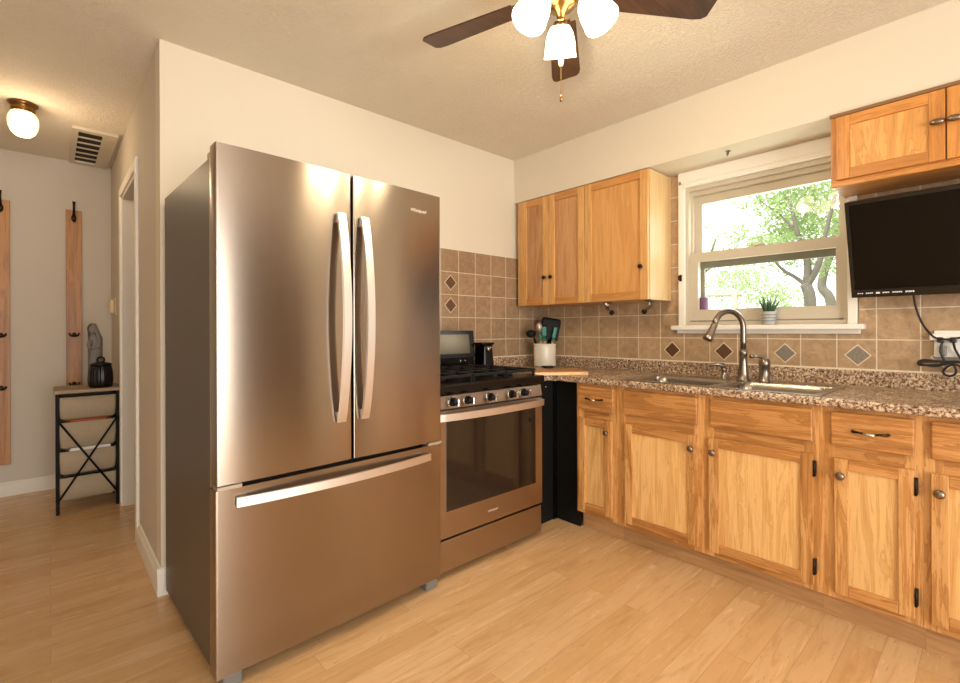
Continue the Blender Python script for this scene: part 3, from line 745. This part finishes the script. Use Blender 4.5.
# outlet, cords
ot = thing('wall_outlet', (2.885, .165, 1.03), 'white wall outlet with plugs on the tiles below the television', 'outlet')
obj('cover_plate', B().box(2.876, 2.885, .112, .200, 1.035, 1.150, .003), 'whiteplastic', ot)
obj('adapter', B().box(2.845, 2.877, .105, .212, 1.108, 1.136, .004), 'whiteplastic', ot)
obj('plug', B().box(2.835, 2.877, .168, .188, 1.098, 1.122, .004).box(2.835, 2.877, .128, .148, 1.098, 1.122, .004), 'cordblack', ot)
obj('plug', B().box(2.840, 2.870, .158, .176, 1.04, 1.085, .006), 'greyplastic', ot)
c1 = [(2.79, .262, 1.36), (2.83, .262, 1.31), (2.85, .255, 1.25), (2.855, .235, 1.18), (2.845, .205, 1.13), (2.835, .18, 1.115), (2.838, .14, 1.115), (2.85, .06, 1.135), (2.86, -.02, 1.15)]
def smooth(pts, n=6):
    P = [Vector(p) for p in pts]; out = []
    for i in range(len(P) - 1):
        p0, p1, p2, p3 = P[max(i - 1, 0)], P[i], P[i + 1], P[min(i + 2, len(P) - 1)]
        for k in range(n):
            u = k / n; out.append(.5 * ((2 * p1) + (p2 - p0) * u + (2 * p0 - 5 * p1 + 4 * p2 - p3) * u * u + (3 * p1 - p0 - 3 * p2 + p3) * u ** 3))
    return out + [P[-1]]
tag(obj('power_cord', B().tube(smooth(c1), .0042, 8), 'cordblack'), 'black cable hanging from the television down to the wall outlet', 'cord')
c2 = [(2.842, .172, 1.10), (2.84, .178, 1.06), (2.846, .165, 1.01), (2.84, .20, .995), (2.832, .245, 1.008), (2.836, .23, 1.022), (2.84, .17, 1.017), (2.836, .11, 1.02), (2.838, .16, 1.008), (2.834, .235, .998), (2.832, .24, 1.012), (2.84, .15, 1.012), (2.84, .13, .975), (2.842, .15, .955), (2.845, .17, .972), (2.84, .15, 1.0), (2.84, .12, 1.0), (2.835, .11, .96), (2.835, .105, .905), (2.82, .06, .896)]
tag(obj('power_cord', B().tube(smooth(c2), .0042, 8), 'cordblack'), 'black coiled cord bundle hanging in loops below the wall outlet', 'cord')
c3 = [(2.848, .138, 1.10), (2.862, .13, 1.06), (2.866, .10, 1.01), (2.868, .04, .985), (2.868, -.03, .975)]
tag(obj('power_cord', B().tube(smooth(c3), .0042, 8), 'cordblack'), 'short black cord dropping from the right side of the wall outlet', 'cord')

# ------------------------------------------------------------------ things on the worktop
ang = math.atan2(-.6, .8)
mb = Matrix.Translation((2.12, 1.86, 0)) @ Matrix.Rotation(ang, 4, 'Z')
cb = thing('cutting_board', (2.33, 1.86, .888), 'wooden cutting board lying on the worktop corner right of the range', 'cutting board')
obj('top_face', B().box(0, .33, .003, .25, .905, .910, .001).xf(mb), 'board', cb)
obj('edge_strip', B().box(0, .33, 0, .25, .8885, .9055, .002).xf(mb), 'boardedge', cb)
b = B().lathe([(0, .911), (.03, .911), (.046, .918), (.048, .924), (.044, .923), (.03, .916), (0, .915)], (2.40, 1.985, 0))
tag(obj('spoon_rest', b, 'jar'), 'small dark round dish on the cutting board in front of the crock', 'dish')
cx, cy = 2.725, 2.285
cr = thing('utensil_crock', (cx, cy, .888), 'white ceramic crock holding cooking utensils in the worktop corner', 'crock')
rb = .074
rings = [rrect(cx, cy, 2 * rb * s_, 2 * rb * s_, .055 * s_, z) for s_, z in ((.9, .8885), (.98, .893), (1, .90), (1, 1.03), (.985, 1.036), (.985, 1.042), (1.03, 1.046), (1.03, 1.058), (.93, 1.058), (.92, 1.045), (.90, .91))]
obj('pot', B().loft(rings, True, True), 'crock', cr)
def utensil(name, p0, p1, head, hmat, neck, label, hand='utwood', hr=.008):
    p0, p1 = Vector(p0), Vector(p1); d = (p1 - p0).normalized()
    t = thing(name, p0, label, 'utensil', 'utensils in the crock')
    obj('handle', B().cyl(p0, p0 + d * .165, hr, hr), hand, t)
    obj('neck', B().tube([p0 + d * .16, p0 + d * .185, p1 - d * .02, p1], [hr, hr * 1.4, hr * .9, hr * .8], 10), neck, t)
    obj('head', head(p1, d), hmat, t)
rv = Vector((.741, -.672, 0)); fw = Vector((.672, .741, 0))
def ladle(p, d): return B().ball(p + d * .012 - rv * .014 - fw * .005, .038, (1, 1, .8))
def spoon(p, d): return B().xf(Matrix()).ball(p + d * .035, .024, (1, 1, 1.6)) 
def flat(w_, h_, th_=.008):
    def fn(p, d):
        x = (rv - d * rv.dot(d)).normalized(); y = d.cross(x).normalized()
        m = Matrix((x, y, d)).transposed().to_4x4(); m.translation = p
        return B().box(-w_ / 2, w_ / 2, -th_ / 2, th_ / 2, 0, h_, min(th_, w_) * .45, 3).xf(m)
    return fn
base = Vector((cx, cy, .915))
def up(r_, f_, z): return Vector((cx, cy, 0)) + rv * r_ + fw * f_ + Vector((0, 0, z))
utensil('ladle', base + rv * -.02, up(-.085, .0, 1.12), ladle, 'blackmatte', 'blackmatte', 'black ladle leaning out of the crock on its left side', 'blackmatte', .007)
utensil('serving_spoon', base + rv * -.015 - fw * .02, up(-.042, -.035, 1.145), spoon, 'spoonmetal', 'teal', 'grey headed spoon with a teal neck in the crock', 'utwood')
utensil('spatula', base + rv * .005 + fw * .005, up(-.004, -.012, 1.115), flat(.030, .07), 'teal', 'teal', 'narrow teal spatula with a wooden handle in the middle of the crock', 'utwood')
utensil('slotted_turner', base + rv * .02 + fw * .005, up(.047, .004, 1.085), flat(.10, .11), 'blackmatte', 'blackmatte', 'large black slotted turner standing in the crock', 'blackmatte')
utensil('pasta_server', base + rv * .01 + fw * .032, up(.050, .060, 1.165), flat(.145, .085, .04), 'blackmatte', 'blackmatte', 'broad black headed server standing tallest in the crock', 'blackmatte')
utensil('basting_spoon', base + rv * .02 - fw * .015, up(.060, -.030, 1.10), flat(.026, .08), 'teal', 'teal', 'teal spoon at the right side of the crock', 'utwood')
# small black appliance next to the range back
ap = thing('electric_can_opener', (2.125, 2.30, .888), 'narrow black electric can opener right of the range backguard', 'can opener')
obj('body', B().loft([rrect(2.125, 2.30, .105, .12, .02, .8885), rrect(2.125, 2.30, .10, .11, .02, .91), rrect(2.12, 2.30, .085, .10, .02, 1.05), rrect(2.118, 2.30, .09, .10, .02, 1.06), rrect(2.118, 2.30, .115, .11, .02, 1.066), rrect(2.118, 2.30, .115, .11, .02, 1.078)], True, True), 'black', ap)
obj('cutter', B().cyl((2.105, 2.25, 1.04), (2.105, 2.232, 1.035), .010).box(2.09, 2.125, 2.235, 2.25, 1.045, 1.052, .002).cyl((2.128, 2.25, 1.045), (2.128, 2.236, 1.045), .006), 'chrome', ap)
obj('badge', B().box(2.105, 2.145, 2.2385, 2.2400, .925, .930), 'greyplastic', ap)

# sill plant, candle
px, py, pz = 2.862, .842, 1.1835
pl = thing('potted_succulent', (px, py, pz), 'small succulent in a grey and white pot on the window sill', 'plant')
obj('pot', B().lathe([(0, 0), (.027, 0), (.030, .004), (.037, .066), (.0375, .07), (.033, .07), (.031, .06), (0, .06)], (px, py, pz)), 'potwhite', pl)
b = B()
for z in (.018, .034, .05): b.lathe([(.0296 + z * .113, z), (.0304 + z * .113, z), (.0308 + z * .113, z + .004), (.0298 + z * .113, z + .004), (.0296 + z * .113, z)], (px, py, pz))
obj('pot_bands', b, 'potdark', pl)
obj('soil', B().lathe([(0, .062), (.0315, .062), (.0315, .058), (0, .058)], (px, py, pz)), 'soil', pl)
random.seed(3)
for k in range(14):
    a = k * 2.4; lean = .15 + .55 * (k / 14); L = .098 - .030 * (k / 14) + random.uniform(-.006, .006)
    d_ = Vector((cos(a) * lean, sin(a) * lean, 1)).normalized(); p0 = Vector((px + cos(a) * .012, py + sin(a) * .012, pz + .06))
    p1 = p0 + d_ * L * .5 ; p2 = p0 + d_ * L + Vector((cos(a), sin(a), .2)) * .004
    obj('leaf', B().tube([p0, p0.lerp(p1, .6), p1, p2], [.006, .0075, .006, .0008], 7), 'succulent', pl)
b = B().lathe([(0, 0), (.024, 0), (.025, .003), (.025, .125), (.022, .128), (.020, .124), (0, .124)], (2.950, 1.218, 1.226)).cyl((2.950, 1.218, 1.35), (2.950, 1.218, 1.36), .0015)
tag(obj('candle', b, 'purple'), 'purple candle standing at the left end of the window behind the lower pane', 'candle')

# ------------------------------------------------------------------ ceiling fan
fx, fy = 1.275, .995; FZ = 2.288
fan = thing('ceiling_fan', (fx, fy, H), 'ceiling fan with dark wood blades and three lit frosted shades', 'ceiling fan')
def fo(n, b, m, par=None): return obj(n, b, m, par or fan)
fo('motor_housing', B().lathe([(0, H - .001), (.075, H - .001), (.08, H - .012), (.082, H - .03), (.11, H - .05), (.125, H - .08), (.125, H - .12), (.10, H - .15), (.07, H - .17), (.05, H - .178), (0, H - .178)], (fx, fy, 0), 36), 'brass')
for k in range(5):
    a = 35.5 + 72 * k
    m = Matrix.Translation((fx, fy, FZ)) @ Matrix.Rotation(R(a), 4, 'Z') @ Matrix.Rotation(R(-12), 4, 'X')
    n = 8; outl = [(.165, -.048), (.5, -.062), (.53, -.058), (.545, -.045), (.545, .045), (.53, .058), (.5, .062), (.165, .048)]
    bl = B().prism(outl, 'z', -.003, .003).xf(m)
    bd = fo('blade', bl, 'blade')
    fo('blade_iron', B().box(.09, .16, -.012, .012, .003, .009, .002).box(.15, .215, -.03, .03, .0035, .0075, .002).xf(m), 'brass', bd)
fo('light_kit_hub', B().lathe([(0, 2.276), (.045, 2.276), (.055, 2.268), (.056, 2.258), (.048, 2.245), (.03, 2.235), (.016, 2.22), (.012, 2.205), (0, 2.203)], (fx, fy, 0)), 'brass')
for k, a in enumerate((39, 172, 288)):
    dv = Vector((cos(R(a)), sin(R(a)), 0)); p = Vector((fx, fy, 2.262)) + dv * .05
    tl_ = R(29)
    ax = (dv * sin(tl_) + Vector((0, 0, -1)) * cos(tl_)).normalized()
    fo('shade_arm', B().tube([Vector((fx, fy, 2.262)) + dv * .045, p + dv * .012 + Vector((0, 0, .006)), p + dv * .026, p + dv * .03 + ax * .02], .009, 10), 'brass')
    q = p + dv * .028 + ax * .012
    m = ax.to_track_quat('Z', 'Y').to_matrix().to_4x4()
    fit = fo('shade_fitter', B().lathe([(0, 0), (.02, 0), (.026, .008), (.026, .022), (.022, .024)], q, 24, m), 'brass')
    sh_ = fo('glass_shade', B().lathe([(.024, .012), (.034, .018), (.045, .038), (.052, .065), (.055, .095), (.058, .115), (.0555, .115), (.052, .093), (.048, .065), (.041, .038), (.03, .020), (.024, .014)], q, 32, m), 'shade', fit)
    pl_ = bpy.data.lights.new('fan_bulb', 'POINT'); pl_.energy = 8; pl_.color = (1, .87, .62); pl_.shadow_soft_size = .03
    po = bpy.data.objects.new('fan_bulb', pl_); C.objects.link(po); po.parent = fan; po.location = (q + ax * .135) - Vector((fx, fy, H))
    fo('bulb', B().ball(q + ax * .06, .024, (1, 1, 1.1)), 'shade', fit)
ch = B().cyl((fx, fy, 2.205), (fx, fy, 1.945), .0014, .0014, 8)
chn = fo('pull_chain', ch, 'brass')
fo('chain_fob', B().lathe([(0, 0), (.006, .004), (.0095, .018), (.007, .034), (.003, .045), (0, .046)], (fx, fy, 2.042)), 'beigeplastic', chn)
fo('chain_bell', B().lathe([(0, 0), (.004, .001), (.004, .02), (.002, .024), (0, .024)], (fx, fy, 1.925)), 'brass', chn)

# ------------------------------------------------------------------ hall: lamp, vent, racks, storage stand
lx, ly = -.108, 3.70
hl = thing('ceiling_light', (lx, ly, H), 'flush ceiling light with ribbed glass globe and brass base in the hall', 'ceiling light')
obj('base', B().lathe([(0, H - .001), (.062, H - .001), (.065, H - .008), (.056, H - .018), (.05, H - .03), (.053, H - .038), (.047, H - .052), (0, H - .052)], (lx, ly, 0), 32), 'brasshall', hl)
gl_ = obj('globe', B().lathe([(.044, H - .048), (.053, H - .058), (.062, H - .08), (.064, H - .105), (.061, H - .135), (.05, H - .165), (.03, H - .185), (0, H - .191)], (lx, ly, 0), 64, None, 16, .03), 'hallshade', hl)
pl_ = bpy.data.lights.new('hall_bulb', 'POINT'); pl_.energy = 4.5; pl_.color = (1, .74, .46); pl_.shadow_soft_size = .05
po = bpy.data.objects.new('hall_bulb', pl_); C.objects.link(po); po.parent = hl; po.location = (.0, -.06, -.25)

vt = thing('ceiling_vent', (.20, 4.28, H - .02), 'beige slatted return vent on the hall ceiling above the far wall', 'vent')
vx0, vx1, vy0, vy1 = .108, .335, 3.88, 4.69
obj('frame', B().ring('z', (vx0, vx1, vy0, vy1), (vx0 + .03, vx1 - .075, vy0 + .05, vy1 - .05), H - .018, H - .0005), 'ventwhite', vt)
obj('duct_shade_sheet', B().box(vx0 + .028, vx1 - .073, vy0 + .045, vy1 - .045, H - .004, H - .0005), 'ventdark', vt)  # dark sheet standing in for shade inside the duct; ceiling is uncut
for k in range(1, 6):
    y = vy0 + .05 + (vy1 - vy0 - .1) * k / 6
    obj('slat', B().box(vx0 + .03, vx1 - .075, y - .014, y + .014, -.0015, .0015).xf(Matrix.Translation((0, 0, H - .012))), 'ventwhite', vt)

def rack(x0, x1, z0, z1, label):
    t = thing('coat_rack', ((x0 + x1) / 2, YH - .01, z0), label, 'coat rack', 'wooden coat racks on the hall wall')
    obj('board', B().box(x0, x1, YH - .02, YH, z0, z1, .002), 'rack', t)
    xm = (x0 + x1) / 2
    zt_ = z1 - .03
    obj('coat_hook', B().ball((xm, YH - .024, zt_ - .03), .016, (1, .5, 1.9)).tube([(xm, YH - .026, zt_ - .02), (xm, YH - .05, zt_ + .0), (xm, YH - .065, zt_ + .05), (xm, YH - .07, zt_ + .085)], [.008, .008, .007, .010], 8).tube([(xm, YH - .026, zt_ - .045), (xm, YH - .05, zt_ - .06), (xm, YH - .06, zt_ - .045)], .006, 8), 'hinge', t)
    for z in (1.135, .765):
        pts = [(xm - .028, YH - .055, z + .012), (xm - .02, YH - .05, z - .006), (xm, YH - .03, z - .01), (xm + .02, YH - .05, z - .006), (xm + .028, YH - .055, z + .012)]
        obj('coat_hook', B().tube(smooth(pts, 4), .006, 8).ball((xm, YH - .024, z), .014, (1, .5, 1.3)), 'hinge', t)
rack(-.300, -.207, .225, 2.085, 'wooden coat rack board with iron hooks, cut off at the left photo edge')
rack(.090, .182, .225, 2.073, 'wooden coat rack board with iron hooks behind the statuette and canvas drawers')

# wall unit by the doorway
th_ = thing('thermostat', (XH - .01, 4.40, 1.30), 'small beige wall control on the hall wall beside the doorway', 'thermostat')
obj('plate', B().box(XH - .008, XH, 4.34, 4.46, 1.275, 1.405, .003), 'beigeplastic', th_)
obj('cover', B().box(XH - .036, XH - .007, 4.36, 4.44, 1.29, 1.392, .012), 'beigeplastic', th_)

# storage stand with canvas bins
ux0, ux1, uy0, uy1, uz = .035, .335, 4.00, 4.30, .765
st = thing('storage_stand', ((ux0 + ux1) / 2, (uy0 + uy1) / 2, 0), 'black metal stand with canvas drawers standing in the hall', 'storage stand')
fb = B()
for x in (ux0, ux1):
    for y in (uy0, uy1): fb.box(x - .009, x + .009, y - .009, y + .009, 0, uz, .002)
obj('frame', fb.box(ux0, ux1, uy1 - .006, uy1 + .006, .14, .155).box(ux0, ux1, uy1 - .006, uy1 + .006, uz - .02, uz), 'frameblack', st)
zl = [.745, .585, .40, .235]
for i, z in enumerate(zl):
    fl = obj('bin_rail', B().box(ux0 - .004, ux1 + .004, uy0 + .002, uy0 + .01, z - .010, z, .002).box(ux0 - .006, ux0 + .006, uy0, uy1, z - .012, z).box(ux1 - .006, ux1 + .006, uy0, uy1, z - .012, z), 'frameblack', st)
obj('cross_brace', B().cyl((ux0, uy0 - .040, .60), (ux1, uy0 - .040, .09), .006).cyl((ux1, uy0 - .042, .60), (ux0, uy0 - .042, .09), .006), 'frameblack', st)
for i, z in enumerate(zl):
    zb_ = (zl[i + 1] + .014) if i < 3 else .085
    mx_, my_ = (ux0 + ux1) / 2, (uy0 + uy1) / 2
    prof = ((zb_ - .004, .05, -.004), (zb_ + .008, .022, -.020), ((z + zb_) / 2, .016, -.034), (z - .007, .014, -.026), (z - .004, .022, -.022), (z - .05, .05, -.010), (zb_ + .01, .06, -.006))
    bin_ = obj('canvas_bin', B().loft([rrect(mx_, my_ + oy_ / 2, ux1 - ux0 - q_, uy1 - uy0 - .012 - q_ * .2 - oy_, .02, z_) for z_, q_, oy_ in prof], True, True), 'canvas', st)
    obj('bin_seam', B().box(mx_ - .002, mx_ + .002, uy0 - .0255, uy0 - .012, zb_ + .03, z - .03), 'canvas', bin_)
obj('top_board', B().box(ux0 - .018, ux1 + .022, uy0 - .035, uy1 + .02, uz, uz + .022, .003), 'shelftop', st)
b = B().loft([rrect(.185, 4.125, .22, .20, .05, .548), rrect(.185, 4.115, .235, .225, .05, .565), rrect(.185, 4.112, .235, .235, .05, .588), rrect(.185, 4.115, .20, .20, .05, .597)], True, True)
tag(obj('folded_cloth', b, 'pumpkin'), 'rust orange folded cloth lying in the second canvas drawer of the stand', 'cloth')
b = B()
for k in range(4): b.box(.078 + .006 * k, .298, 3.995 - .002 * k, 4.24, .372 + .010 * k, .3822 + .010 * k)
tag(obj('paper_stack', b, 'papers'), 'stack of white papers lying in the third canvas drawer of the stand', 'papers')

# jar on the stand
jx, jy, jz = .252, 4.055, uz + .022
jr = thing('lidded_jar', (jx, jy, jz), 'black fluted lidded jar on the hall stand in front of the statuette', 'jar')
obj('body', B().lathe([(0, 0), (.056, 0), (.062, .01), (.066, .05), (.064, .10), (.058, .138), (.055, .146), (0, .146)], (jx, jy, jz), 72, None, 14, .03), 'jar', jr)
ld = obj('lid', B().lathe([(0, .147), (.06, .147), (.06, .155), (.045, .163), (.012, .170), (0, .170)], (jx, jy, jz), 36), 'jar', jr)
tor = [(jx + .018 * cos(a), jy - .012 * cos(a), jz + .182 + .018 * sin(a)) for a in [2 * pi * k / 16 for k in range(17)]]
obj('knob', B().tube(tor, .006, 8), 'jar', ld)
# statuette: robed figure with veil, hands together
sx_, sy_, sz = .222, 4.17, uz + .022
stt = B()
def ell(cx_, cy_, a_, b_, z, n=20, rot=0.0):
    return [(cx_ + a_ * cos(2 * pi * k / n) * cos(rot) - b_ * sin(2 * pi * k / n) * sin(rot), cy_ + a_ * cos(2 * pi * k / n) * sin(rot) + b_ * sin(2 * pi * k / n) * cos(rot), z) for k in range(n)]
robe = []
for z, a_, off in ((0, .044, 0), (.012, .045, 0), (.05, .04, 0), (.15, .036, .002), (.24, .036, .004), (.30, .038, .004), (.345, .034, .002), (.368, .022, -.002), (.378, .016, -.004)):
    ring = []
    for k in range(36):
        th2 = 2 * pi * k / 36; fold = 1 + (.06 if z < .3 else .02) * cos(9 * th2) * (1 if z > .005 else .6)
        ring.append((sx_ + off + a_ * fold * cos(th2), sy_ + a_ * .85 * fold * sin(th2), sz + z))
    robe.append(ring)
stt.loft(robe, True, True)
stt.ball((sx_ - .010, sy_ - .006, sz + .408), .027, (.95, .95, 1.25), 20)          # head, tipped forward
stt.ball((sx_ - .035, sy_ - .018, sz + .400), .006, (1, .8, 1.2), 8)               # nose
stt.tube([(sx_ + .028, sy_ - .018, sz + .335), (sx_ + .022, sy_ - .042, sz + .285), (sx_ - .02, sy_ - .046, sz + .275)], [.018, .017, .012], 12)
stt.tube([(sx_ - .024, sy_ - .016, sz + .335), (sx_ - .036, sy_ - .036, sz + .29), (sx_ - .034, sy_ - .046, sz + .28)], [.017, .016, .012], 12)
stt.tube([(sx_ - .028, sy_ - .048, sz + .268), (sx_ - .038, sy_ - .050, sz + .30), (sx_ - .042, sy_ - .050, sz + .325)], [.013, .012, .005], 10)
SM = Matrix.Translation((sx_ + .004, sy_, sz)) @ Matrix.Diagonal((.86, .86, .94, 1)) @ Matrix.Translation((-sx_, -sy_, -sz))
stt.xf(SM)
ss = thing('statuette', (sx_, sy_, sz), 'grey statuette of a robed praying figure on the hall stand', 'statuette')
obj('figure', stt, 'statue', ss)
vl = []
for z, a_ in ((.02, .050), (.10, .045), (.2, .044), (.30, .046), (.35, .044), (.385, .039), (.42, .035), (.445, .026), (.456, .010)):
    ring = []
    for k in range(21):
        th2 = R(-75) + R(250) * k / 20
        tilt_ = -.012 if z > .4 else (.004 if z < .36 else -.004)
        fo_ = 1 + .05 * cos(8 * th2) * (z < .36)
        ring.append((sx_ + tilt_ + a_ * fo_ * cos(th2), sy_ + a_ * .9 * fo_ * sin(th2) + .004, sz + z))
    vl.append(ring)
vb = B().loft(vl, False, False, True, False)
bmesh.ops.solidify(vb.bm, geom=vb.bm.faces[:], thickness=.004)
vb.xf(SM)
obj('veil', vb, 'statue', ss)

# ------------------------------------------------------------------ outside the window
o = struct('ground', B().box(XW + .14, 40, -30, 30, -.9, -.6), 'grass')
def tree(name, base, trunks, clusters, nleaf, label, seed):
    random.seed(seed); t = thing(name, base, label, 'tree', 'trees outside the window')
    tb_ = B()
    for pts, rr in trunks: tb_.tube(smooth(pts, 5), [.5 * (rr[0] + (rr[1] - rr[0]) * k / (5 * (len(pts) - 1))) for k in range(5 * (len(pts) - 1) + 1)], 9)
    obj('trunk', tb_, 'bark', t)
    bm = bmesh.new()
    for (c, r_, n_) in clusters:
        for k in range(n_):
            while True:
                d_ = Vector((random.uniform(-1, 1), random.uniform(-1, 1), random.uniform(-1, 1)))
                if d_.length < 1: break
            p = Vector(c) + Vector((d_.x * r_, d_.y * r_, d_.z * r_ * .6))
            L = random.uniform(.05, .095); e = Euler((random.uniform(-1, 1), random.uniform(-1, 1), random.uniform(0, 6.28))).to_matrix()
            q = [e @ Vector(v) * L for v in ((-.5, 0, 0), (0, -.24, .06), (.55, 0, 0), (0, .24, .06))]
            bm.faces.new([bm.verts.new(p + v) for v in q])
    bb_ = B(); bb_.bm.free(); bb_.bm = bm
    lf = obj('foliage', bb_, 'leaf', t); lf['kind'] = 'stuff'
    return t
def along(u, vv, dist):   # a point outside seen from the kitchen: pixel direction at a distance from the wall
    f_, yw, v0, hh = 473.7254, R(YAW), 330.54, 1.1567
    d_ = Vector((f_ * cos(yw) + (u - 480) * sin(yw), f_ * sin(yw) - (u - 480) * cos(yw), v0 - vv)); s_ = dist / d_.x
    return Vector((0, 0, hh)) + d_ * s_
A = along
# forked tree to the right, second trunk beside it
D = 7.5
g0 = A(812, 320, D); g0.z = -.6
tr1 = [([g0, g0.lerp(A(810, 300, D), .35), g0.lerp(A(810, 300, D), .7), A(810, 300, D), A(805, 285, D)], (.17, .13)), ([A(806, 288, D), A(808, 270, D), A(805, 252, D), A(798, 235, D), A(790, 200, D)], (.11, .04)),
       ([A(806, 288, D), A(816, 272, D), A(822, 255, D), A(826, 235, D), A(836, 195, D)], (.10, .04)), ([A(806, 286, D), A(795, 278, D), A(782, 270, D), A(772, 258, D)], (.06, .03)),
       ([A(798, 235, D), A(780, 215, D), A(765, 205, D), A(750, 190, D)], (.035, .01)), ([A(772, 258, D), A(760, 250, D), A(745, 246, D)], (.03, .01))]
cl1 = []
random.seed(11)
for k in range(26): cl1.append((A(random.uniform(778, 850), random.uniform(165, 262), D + random.uniform(.3, 1.4)), random.uniform(.35, .6), 190))
for k in range(14): cl1.append((A(random.uniform(725, 790), random.uniform(198, 252), D + random.uniform(-.4, 1)), random.uniform(.2, .38), 60))
tree('tree', g0, tr1, cl1, 0, 'leafy tree with a forked trunk seen through the right of the window', 1)
E2 = 10.5
g1 = A(829, 320, E2); g1.z = -.6
tr2 = [([g1, g1.lerp(A(831, 305, E2), .5), A(831, 305, E2), A(822, 288, E2), A(826, 268, E2), A(833, 250, E2), A(838, 220, E2)], (.2, .10))]
cl2 = [(A(random.uniform(800, 860), random.uniform(170, 262), E2 + random.uniform(.6, 2)), random.uniform(.4, .7), 90) for k in range(14)]
tree('tree', g1, tr2, cl2, 0, 'leafy tree with a single curved trunk at the right window edge', 2)
g2 = A(700, 325, 13.0); g2.z = -.6
tr3 = [([g2, A(702, 290, 13), A(708, 265, 13), A(716, 240, 13)], (.14, .05)), ([A(706, 272, 13), A(722, 262, 13), A(740, 258, 13)], (.06, .02))]
cl3 = [(A(random.uniform(690, 800), random.uniform(262, 306), 13 + random.uniform(-1, 3)), random.uniform(.5, .9), 210) for k in range(26)] + [(A(random.uniform(695, 722), random.uniform(225, 262), 13 + random.uniform(-1, 1)), random.uniform(.3, .5), 60) for k in range(9)]
tree('tree', g2, tr3, cl3, 0, 'low pale green tree seen through the left of the lower pane', 3)
fe = thing('fence', A(720, 320, 7.0), 'weathered post and rail seen low through the left of the window', 'fence')
p0, p1 = A(702, 296, 7.0), A(742, 296, 7.0)
obj('rail', B().cyl(p0, p1, .022, .022, 8), 'fencewood', fe)
pp = A(735, 296, 7.0); obj('post', B().cyl((pp.x, pp.y, -.6), (pp.x, pp.y, pp.z + .06), .04, .04, 10), 'fencewood', fe)
pp = A(702, 296, 7.0); obj('post', B().cyl((pp.x, pp.y, -.6), (pp.x, pp.y, pp.z + .06), .04, .04, 10), 'fencewood', fe)
